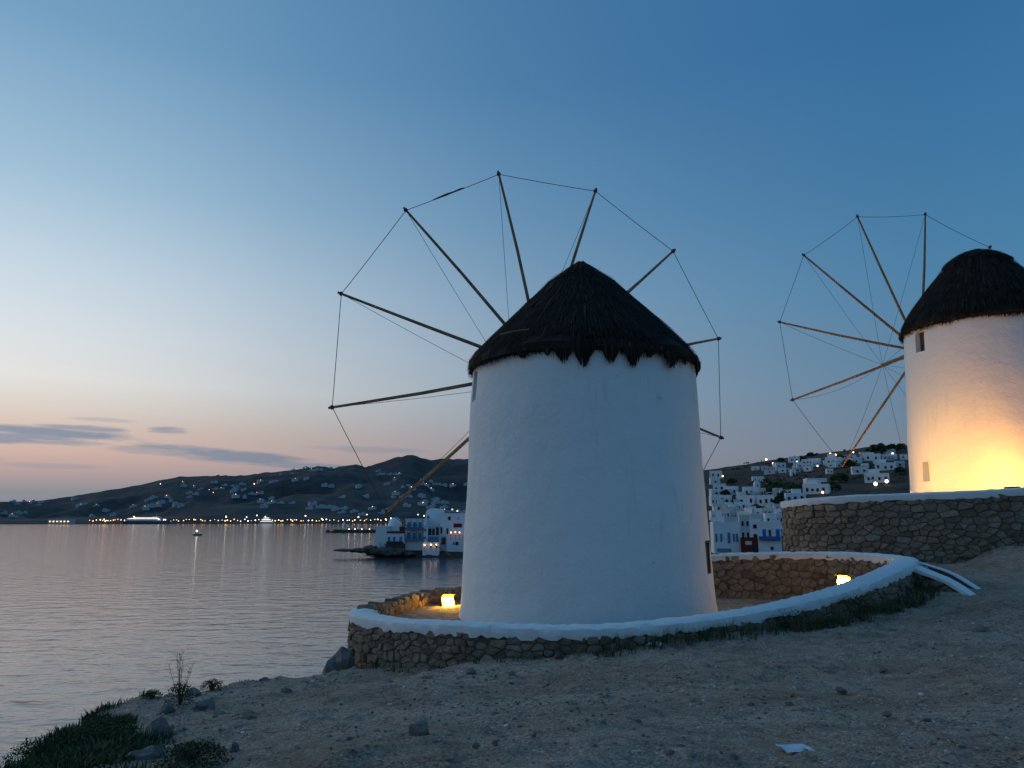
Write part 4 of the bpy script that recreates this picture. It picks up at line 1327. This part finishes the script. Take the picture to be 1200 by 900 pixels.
# small boat with a light out on the bay
bp = P(231, 627.5, 430); bp.z = 0
t = thing('motor_boat', 'small dark boat with one bright white light out on the bay', 'boat', bp)
mb = MB(); sec = [(-2.2, .7, .7), (0, .9, .7), (1.6, .7, .8), (2.7, .05, 1.0)]
vs = []
for x, w, h in sec: vs += [(x, -w * .7, -.2), (x, -w, h), (x, w, h), (x, w * .7, -.2)]
fs = [(i * 4 + k, i * 4 + (k + 1) % 4, i * 4 + 4 + (k + 1) % 4, i * 4 + 4 + k) for i in range(3) for k in range(4)] + [(0, 1, 2, 3), (15, 14, 13, 12)]
mb.add(vs, fs); mb.build('hull', 'ship_hull', t)
mb = MB(); mb.box((-.3, 0, 1.2), (.6, .6, .5)); mb.tube([(-.3, 0, 1.6), (-.3, 0, 2.2)], .04, 5); mb.build('cabin', 'ship_white', t)
mb = MB(); mb.lathe([(.01, 2.0), (.34, 2.1), (.46, 2.45), (.34, 2.8), (.01, 2.9)], 10, (-.3, 0)); mb.build('light', 'lamp_white', t)

# breakwater with its beacon
t = thing('breakwater', 'dark stone breakwater with small white beacon in the bay', 'breakwater', (P(420, 623, 520).x, 520, 0))
mb = MB(); r = random.Random(8)
mb.box((6, 0, .6), (24, 3.5, 1.4), 0, .9)
for k in range(70): mb.box((r.uniform(-20, 30), -3.4 + r.uniform(-.5, .5), r.uniform(-.2, 1)), (r.uniform(.6, 1.4), r.uniform(.6, 1.2), r.uniform(.4, .9)), r.uniform(0, 3), .8)
mb.build('mole', 'reef', t)
mb = MB(); mb.lathe([(.7, 1.8), (.55, 5.5), (.8, 5.6), (.8, 5.9), (.4, 6), (.4, 6.8), (.02, 7.2)], 12, (P(403, 620, 520).x - t.location.x, 0)); mb.build('beacon', 'house_white', t)
for x in (409, 416, 424, 433): lamp(P(x, 620, 517), .32, 'lamp_white', 'lamp on the dark breakwater', 'lamps on the breakwater', 2.2)


# ------------------------------------------------------------------ rocks, pebbles, litter
def rock_mesh(seed, sx_=1, sy_=1, sz_=1, sub=2, rough=.35):
    import bmesh
    bm = bmesh.new(); bmesh.ops.create_icosphere(bm, subdivisions=sub, radius=1)
    for v in bm.verts:
        p = v.co.copy()
        k = 1 + rough * mnoise.noise(p * 1.1 + Vector((seed * 7.1, 0, 0))) + rough * .5 * mnoise.noise(p * 2.7 + Vector((0, seed * 3.3, 0)))
        for ax in ((.8, .5, .33), (-.6, .7, .38), (.2, -.9, .4), (-.3, -.4, .87)):
            dd = p.dot(Vector(ax)); k = min(k, .86 / dd if dd > .86 / 1.2 else k)
        v.co = Vector((p.x * k * sx_, p.y * k * sy_, p.z * k * sz_))
    me = bpy.data.meshes.new('rock'); bm.to_mesh(me); bm.free()
    me.materials.append(MATS['rock_grey'])
    return me


def rock(px, py, wpx, hpx, label, seed, group=None, material=None, Y=None):
    c = hit(px, py) if Y is None else P(px, py, Y)
    s2 = c.y / FPX
    me = rock_mesh(seed, wpx * s2 / 2, wpx * s2 / 2 * .8, max(.02, hpx * s2 * .62), 2, .6)
    if material: me.materials[0] = MATS[material]
    o = link('rock', me); o.location = (c.x, c.y, c.z + hpx * s2 * .12); o.rotation_euler = (0, 0, seed * 1.3)
    return tag(o, label, 'rock', group)


rock(399, 786, 46, 36, 'large rounded boulder against the left end of the ring wall', 1, Y=14.2)
rock(186, 868, 42, 34, 'pale angular boulder standing on the weedy slope edge', 2)
rock(168, 893, 40, 24, 'flat blue-grey boulder below the pale angular one on the slope', 3)
rock(215, 893, 40, 16, 'broad grey slab among weeds at the slope edge', 4)
rock(493, 858, 26, 15, 'single light-sided stone lying alone on the bare ground', 5)
rock(275, 880, 14, 11, 'dark lump of rock on the ground beside the weedy slope', 6)
rock(150, 858, 26, 12, 'reddish stone half buried in the weedy slope', 7)
rr = random.Random(77)
for k, (x, y, w) in enumerate(((240, 832, 24), (228, 815, 20), (290, 845, 18), (196, 835, 22), (258, 838, 14), (552, 788, 14), (720, 763, 10), (880, 828, 10), (860, 893, 16), (800, 880, 14), (812, 890, 16), (786, 884, 12), (690, 850, 9), (625, 862, 9),
                           (1040, 838, 12), (1046, 742, 14), (1150, 740, 16), (1078, 760, 9), (925, 826, 10), (985, 810, 14), (1035, 786, 12), (557, 876, 10), (580, 872, 9), (640, 810, 9), (600, 790, 9), (455, 800, 14), (500, 796, 12), (655, 770, 14), (335, 812, 16), (310, 800, 12))):
    rock(x, y, w, w * rr.uniform(.4, .65), ('pale ' if k % 3 == 0 else ('brown ' if k % 3 == 1 else 'grey ')) + ('fist-sized' if w >= 13 else 'small') + ' loose stone on the dusty bare ground', 20 + k, 'loose stones on the bare ground')
# shore rocks under the waterside houses
for k, (x, y, w, h) in enumerate(((405, 645.5, 22, 2.5), (420, 646, 18, 4), (431, 646, 16, 6.5), (438, 647, 14, 8), (446, 649, 16, 7), (456, 650, 18, 8), (468, 650, 18, 8), (480, 650.5, 14, 4), (396, 645, 10, 1.6))):
    Yv = 188 - (k == 0)
    me = rock_mesh(60 + k, w * .105, 2.2, h * .15, 3, .5); me.materials[0] = MATS['reef']
    o = link('shore_rock', me); pp = P(x, y, Yv); o.location = (pp.x, Yv - .5, pp.z + h * .06)
    tag(o, 'dark wave-worn rock at the foot of the waterside houses', 'rock', 'dark rocks below the waterside houses')

pb = MB(); r = random.Random(9)
PH = (1 + 5 ** .5) / 2
icov = [Vector(v).normalized() for v in ((-1, PH, 0), (1, PH, 0), (-1, -PH, 0), (1, -PH, 0), (0, -1, PH), (0, 1, PH), (0, -1, -PH), (0, 1, -PH), (PH, 0, -1), (PH, 0, 1), (-PH, 0, -1), (-PH, 0, 1))]
icof = [(0, 11, 5), (0, 5, 1), (0, 1, 7), (0, 7, 10), (0, 10, 11), (1, 5, 9), (5, 11, 4), (11, 10, 2), (10, 7, 6), (7, 1, 8), (3, 9, 4), (3, 4, 2), (3, 2, 6), (3, 6, 8), (3, 8, 9), (4, 9, 5), (2, 4, 11), (6, 2, 10), (8, 6, 7), (9, 8, 1)]
octv = [(1, 0, 0), (-1, 0, 0), (0, 1, 0), (0, -1, 0), (0, 0, 1), (0, 0, -.6)]
octf = [(0, 2, 4), (2, 1, 4), (1, 3, 4), (3, 0, 4), (2, 0, 5), (1, 2, 5), (3, 1, 5), (0, 3, 5)]
NP = 30000
pxs = np.array([r.uniform(-6, 12) for _ in range(NP)]); pys = np.array([4.3 + 11 * r.random() ** 1.3 for _ in range(NP)])
dens = fbm(pxs * .7, pys * .7, 71)
keep = dens + np.array([r.uniform(-.5, .5) for _ in range(NP)]) > -.12
pzs = ground(pxs, pys)
for x, y, z, k in zip(pxs, pys, pzs, keep):
    if not k or z < 6: continue
    s2 = min(.026, .005 * math.exp(r.gauss(.45, .6)))
    a = r.uniform(0, PI); ca, sa = math.cos(a), math.sin(a)
    e = [(s2 * r.uniform(.7, 1.5), s2 * r.uniform(.6, 1.1), s2 * r.uniform(.4, .9))][0]
    vs = []
    big = s2 > .009
    for v in (icov if big else octv):
        X, Y_ = v[0] * e[0] + r.uniform(-.22, .22) * s2, v[1] * e[1] + r.uniform(-.22, .22) * s2
        vs.append((x + X * ca - Y_ * sa, y + X * sa + Y_ * ca, z + s2 * .15 + v[2] * e[2]))
    pb.add(vs, icof if big else octf)
tag(pb.build('pebbles', 'pebble'), 'scattered pebbles and grit over the bare ground', 'pebbles', kind='stuff')

# litter
def scrap(px, py, w, dpt, rz, label, seed, lump=.01):
    c = hit(px, py); s2 = c.y / FPX
    r = random.Random(seed); n = 5
    vs = [((i / n - .5) * w * s2, (j / n - .5) * dpt, .025 + r.uniform(-lump, lump) + .02 * (i / n - .5) ** 2) for j in range(n + 1) for i in range(n + 1)]
    vs += [(x, y, z - .008) for x, y, z in vs]
    q = (n + 1) ** 2
    fs = [(j * (n + 1) + i, j * (n + 1) + i + 1, (j + 1) * (n + 1) + i + 1, (j + 1) * (n + 1) + i) for j in range(n) for i in range(n)]
    fs += [tuple(q + v for v in reversed(f)) for f in fs]
    mb = MB(); mb.add(vs, fs)
    o = mb.build('litter', 'litter_white'); o.location = (c.x, c.y, gz(c.x, c.y)); o.rotation_euler = (0, 0, rz)
    tag(o, label, 'litter')


scrap(932, 880, 32, .20, .12, 'flat pale blue-white scrap of plastic on the ground', 1, .004)
scrap(768, 756, 15, .20, .3, 'crumpled white paper scrap at the foot of the wall', 2, .04)
scrap(726, 758, 7, .12, .9, 'smaller white paper scrap beside the crumpled one at the wall', 3, .03)


# ------------------------------------------------------------------ plants
def blades(mb, x, y, z, n, hgt, spread, w, r, curl=.3):
    for i in range(n):
        a = r.uniform(0, 2 * PI); ro = spread * math.sqrt(r.random())
        bx, by = x + ro * math.cos(a), y + ro * math.sin(a)
        h = hgt * r.uniform(.45, 1.1)
        a2 = a + r.uniform(-.8, .8); ln = h * curl * r.uniform(.2, 1.4)
        tx, ty = bx + ln * math.cos(a2), by + ln * math.sin(a2)
        wx, wy = -math.sin(a2) * w, math.cos(a2) * w
        mx, my = bx + ln * .3 * math.cos(a2), by + ln * .3 * math.sin(a2)
        mb.add([(bx - wx, by - wy, z - .02), (bx + wx, by + wy, z - .02), (mx + wx * .8, my + wy * .8, z + h * .55), (mx - wx * .8, my - wy * .8, z + h * .55), (tx, ty, z + h)], [(0, 1, 2, 3), (3, 2, 4)])


# weeds along the outer foot of the ring wall
mb = MB(); md = MB(); r = random.Random(31)
u = uA - .5
while u < uTip + 1:
    x, y, z, tx, ty = ring.at(u)
    sxp = proj((x, y, z))[0]
    den = 1.0 if 690 < sxp < 850 else (1.25 if 850 <= sxp < 1070 else .3)
    den *= .35 + 1.3 * abs(mnoise.noise(Vector((u * 1.1, 3.3, 0))))
    for k in range(3):
        if r.random() < den * .75:
            o = r.uniform(.28, .75)
            X, Y_ = x + ty * o, y - tx * o
            blades(mb if r.random() < .75 else md, X, Y_, gz(X, Y_), r.randrange(8, 20), r.uniform(.10, .30) if sxp > 690 else r.uniform(.06, .14), .09, .005, r, .5)
    u += .07
tag(mb.build('wall_weeds', 'leaf_dark'), 'dark weeds growing along the foot of the ring wall', 'weeds', kind='stuff')
tag(md.build('dry_grass', 'leaf_dry'), 'dry grass along the foot of the ring wall', 'grass', kind='stuff')
# fleshy green mat on the seaward slope
mb = MB(); md = MB()
cand = np.stack([RNG.uniform(-8, -1.2, 26000), RNG.uniform(3.9, 15, 26000)], -1)
sdv = coast_sd(cand[:, 0], cand[:, 1])
lim = np.interp(cand[:, 1], [3.9, 5, 6, 7, 8, 9.5, 11, 13, 15], [-1.3, -1.85, -2.5, -3.25, -3.9, -4.6, -5.0, -4.4, -3.2]) + fbm(cand[:, 0] * 1.3, cand[:, 1] * 1.3, 55) * .8
okm = (cand[:, 0] < lim) & (sdv > -2.3) & (fbm(cand[:, 0] * .9, cand[:, 1] * .9, 57) > -.28 + np.clip(cand[:, 1] - 9, 0, 6) * .06)
cand = cand[okm][:6000]; cz_ = ground(cand[:, 0], cand[:, 1])
for (X, Y_), Z_ in zip(cand, cz_):
    blades(mb if r.random() < .88 else md, X, Y_, Z_, 13, r.uniform(.03, .10), .10, .007, r, .7)
tag(mb.build('ground_cover', 'leaf_dark'), 'low dark green plants matting the seaward slope', 'ground cover', kind='stuff')
tag(md.build('dry_ground_cover', 'leaf_dry'), 'dry stalks among the plants on the seaward slope', 'ground cover', kind='stuff')


def shrub(px, py, wpx, hpx, label, seed, n=420, material='leaf_olive', stems=0):
    c = hit(px, py); s2 = c.y / FPX; r = random.Random(seed)
    w, h = wpx * s2 / 2, hpx * s2
    c.z = gz(c.x, c.y)
    t = thing('shrub', label, 'shrub', c)
    mb = MB()
    for i in range(int(n * 2.4)):
        a = r.uniform(0, 2 * PI); q = r.random() ** .5; zz_ = r.random()
        k = math.sqrt(max(0.05, 1 - (zz_ * .95) ** 2)) * (1 + .3 * mnoise.noise(Vector((math.cos(a) * 2, math.sin(a) * 2, seed))))
        p = Vector((w * q * k * math.cos(a), w * q * k * math.sin(a), h * zz_ * (.7 + .3 * r.random())))
        l = r.uniform(.012, .03); dn = Vector((r.gauss(0, 1), r.gauss(0, 1), r.uniform(.2, 1.4))).normalized() * l; sd = dn.cross(Vector((r.gauss(0, 1), r.gauss(0, 1), r.gauss(0, 1)))).normalized() * l * .3
        mb.add([p - sd * .3, p + dn * .5 + sd, p + dn, p + dn * .5 - sd], [(0, 1, 2, 3)])
    mb.build('foliage', material, t)
    mb = MB()
    for i in range(14):
        a = r.uniform(0, 2 * PI); p = Vector((w * .7 * math.cos(a) * r.random(), w * .7 * math.sin(a) * r.random(), h * r.uniform(.5, .9)))
        mb.tube([(0, 0, -.03), p * .5 + Vector((0, 0, .03)), p], [.008, .005, .003], 4)
    mb.build('stem', 'brown_wood', t)
    if stems:
        mb = MB()
        for i in range(stems):
            a = r.uniform(0, 2 * PI); top = Vector((w * 1.0 * math.cos(a) * r.random(), w * math.sin(a) * r.random() * .6, h * r.uniform(1.4, 2.3)))
            mb.tube([(0, 0, 0), top * .55, top], [.004, .003, .002], 4)
            for b2 in range(7):
                q = top * r.uniform(.6, 1); e = q + Vector((r.uniform(-.06, .06), r.uniform(-.04, .04), r.uniform(.02, .07)))
                mb.tube([q, e], [.002, .0015], 3)
        mb.build('dry_stalk', 'leaf_dry', t)


shrub(210, 828, 34, 24, 'green shrub with tall dry branching stalks at the cliff edge', 1, 420, 'leaf_dark', 9)
shrub(248, 812, 30, 12, 'low dark shrub on the cliff edge beyond the dry stalks', 2, 300, 'leaf_dark')
shrub(342, 788, 34, 12, 'low green shrub at the cliff edge by the boulder', 3, 320, 'leaf_dark')
shrub(225, 899, 86, 20, 'wide olive-green shrub in front of the grey slabs', 4, 800)
shrub(120, 880, 90, 32, 'broad dark green shrub on the weedy slope', 5, 900, 'leaf_dark')
shrub(45, 896, 80, 26, 'dark green shrub low on the slope edge above the sea', 6, 700, 'leaf_dark')
shrub(178, 818, 26, 9, 'small leafy clump at the brink above the water', 7, 200, 'leaf_dark')
shrub(930, 738, 80, 22, 'dark low bush at the foot of the ring wall below the yard lamp', 8, 700, 'leaf_dark')
shrub(1010, 728, 80, 30, 'dark bush against the rising end of the ring wall', 9, 900, 'leaf_dark')
shrub(820, 748, 60, 14, 'thin dark bush at the foot of the ring wall in front of the windmill', 10, 400, 'leaf_dark')
# dry stalks in the yard by the second lamp
mb = MB(); c = P(972, 690, 17.6)
for k in range(5): blades(mb, c.x + k * .08 - .2, c.y, FLOOR1, 9, .62, .06, .006, r, .25)
tag(mb.build('yard_grass', 'leaf_dry'), 'dry grass stalks lit up beside the yard lamp', 'grass', kind='stuff')


# trees of the town
def tree(px, py, wpx, hpx, label, seed, group):
    c = hit(px, py, 60); s2 = c.y / FPX; r = random.Random(seed)
    w, h = wpx * s2 / 2, hpx * s2
    t = thing('tree', label, 'tree', c, 0, group)
    MB().tube([(0, 0, -1), (.05 * w, 0, h * .3), (0, .05 * w, h * .6)], [w * .12, w * .09, w * .04], 6).build('trunk', 'brown_wood', t)
    mb = MB()
    for i in range(170):
        a = r.uniform(0, 2 * PI); q = r.random() ** .45; ph = r.uniform(-.4, 1) * PI / 2
        k = q * (1 + .35 * mnoise.noise(Vector((math.cos(a) * 1.5, math.sin(a) * 1.5 + seed, ph))))
        p = Vector((w * k * math.cos(a) * math.cos(ph), w * k * math.sin(a) * math.cos(ph), h * .52 + h * .48 * k * math.sin(ph)))
        l = w * r.uniform(.16, .34)
        d1 = Vector((r.gauss(0, 1), r.gauss(0, 1), r.gauss(0, .7))).normalized() * l; d2 = d1.cross(Vector((r.gauss(0, 1), r.gauss(0, 1), r.gauss(0, 1)))).normalized() * l * .6
        mb.add([p - d1, p + d2, p + d1, p - d2], [(0, 1, 2, 3)])
    mb.build('crown', 'leaf_dark', t)


for k, (x, y, w, h) in enumerate(((1032, 533, 20, 12), (1046, 531, 14, 10), (1056, 529, 12, 9), (1020, 532, 12, 6), (985, 540, 12, 6), (995, 548, 16, 8), (940, 541, 10, 5), (915, 541, 9, 4), (950, 536, 12, 5), (1055, 556, 14, 8))):
    tree(x, y, w, h, 'dark tree on the ridge among the pale villas', k, 'trees on the ridge')
for k, (x, y, w, h) in enumerate(((850, 583, 12, 8), (862, 592, 10, 7), (868, 598, 9, 6), (885, 598, 12, 6), (842, 592, 10, 6), (858, 568, 12, 7), (912, 592, 14, 9), (890, 606, 10, 6), (905, 612, 9, 6), (848, 612, 8, 5), (975, 575, 20, 10), (985, 566, 20, 10), (878, 585, 8, 6))):
    tree(x, y, w, h, 'dark tree between the white houses of the town', 30 + k, 'trees among the town houses')
mb = MB(); r = random.Random(14)
for i in range(60):
    x, y = r.gauss(914, 17), r.gauss(575, 6)
    c = hit(x, y + 3, 60); s2 = c.y / FPX
    w = s2 * r.uniform(5, 9)
    for k in range(46):
        d0 = Vector((r.gauss(0, 1), r.gauss(0, 1), abs(r.gauss(0, 1)))).normalized() * r.random() ** .4
        p = c + Vector((d0.x * w, d0.y * w, d0.z * w * 1.1)); l = w * r.uniform(.15, .3)
        d1 = Vector((r.gauss(0, 1), r.gauss(0, 1), r.gauss(0, .7))).normalized() * l; d2 = d1.cross(Vector((r.gauss(0, 1), r.gauss(0, 1), r.gauss(0, 1)))).normalized() * l * .6
        mb.add([p - d1, p + d2, p + d1, p - d2], [(0, 1, 2, 3)])
sc = MB()
for i in range(420):
    x, y = r.uniform(834, 1066), r.uniform(528, 600)
    c = hit(x, y, 120); s2 = c.y / FPX
    if c.y > 1000 or mnoise.noise(Vector((c.x * .012, c.y * .012, 3))) < -.05: continue
    w = s2 * r.uniform(1.2, 3.4)
    for k in range(14):
        d0 = Vector((r.gauss(0, 1), r.gauss(0, 1), abs(r.gauss(0, .7)))).normalized() * r.random() ** .4
        p = c + Vector((d0.x * w, d0.y * w, d0.z * w * .7)); l = w * r.uniform(.25, .5)
        d1 = Vector((r.gauss(0, 1), r.gauss(0, 1), r.gauss(0, .7))).normalized() * l; d2 = d1.cross(Vector((r.gauss(0, 1), r.gauss(0, 1), r.gauss(0, 1)))).normalized() * l * .6
        sc.add([p - d1, p + d2, p + d1, p - d2], [(0, 1, 2, 3)])
tag(sc.build('scrub', 'leaf_olive'), 'low dark scrub dotting the brown hillside', 'scrub', kind='stuff')
tag(mb.build('wood', 'leaf_dark'), 'dark wood on the slope between the chapel and the terraced house', 'wood', kind='stuff')
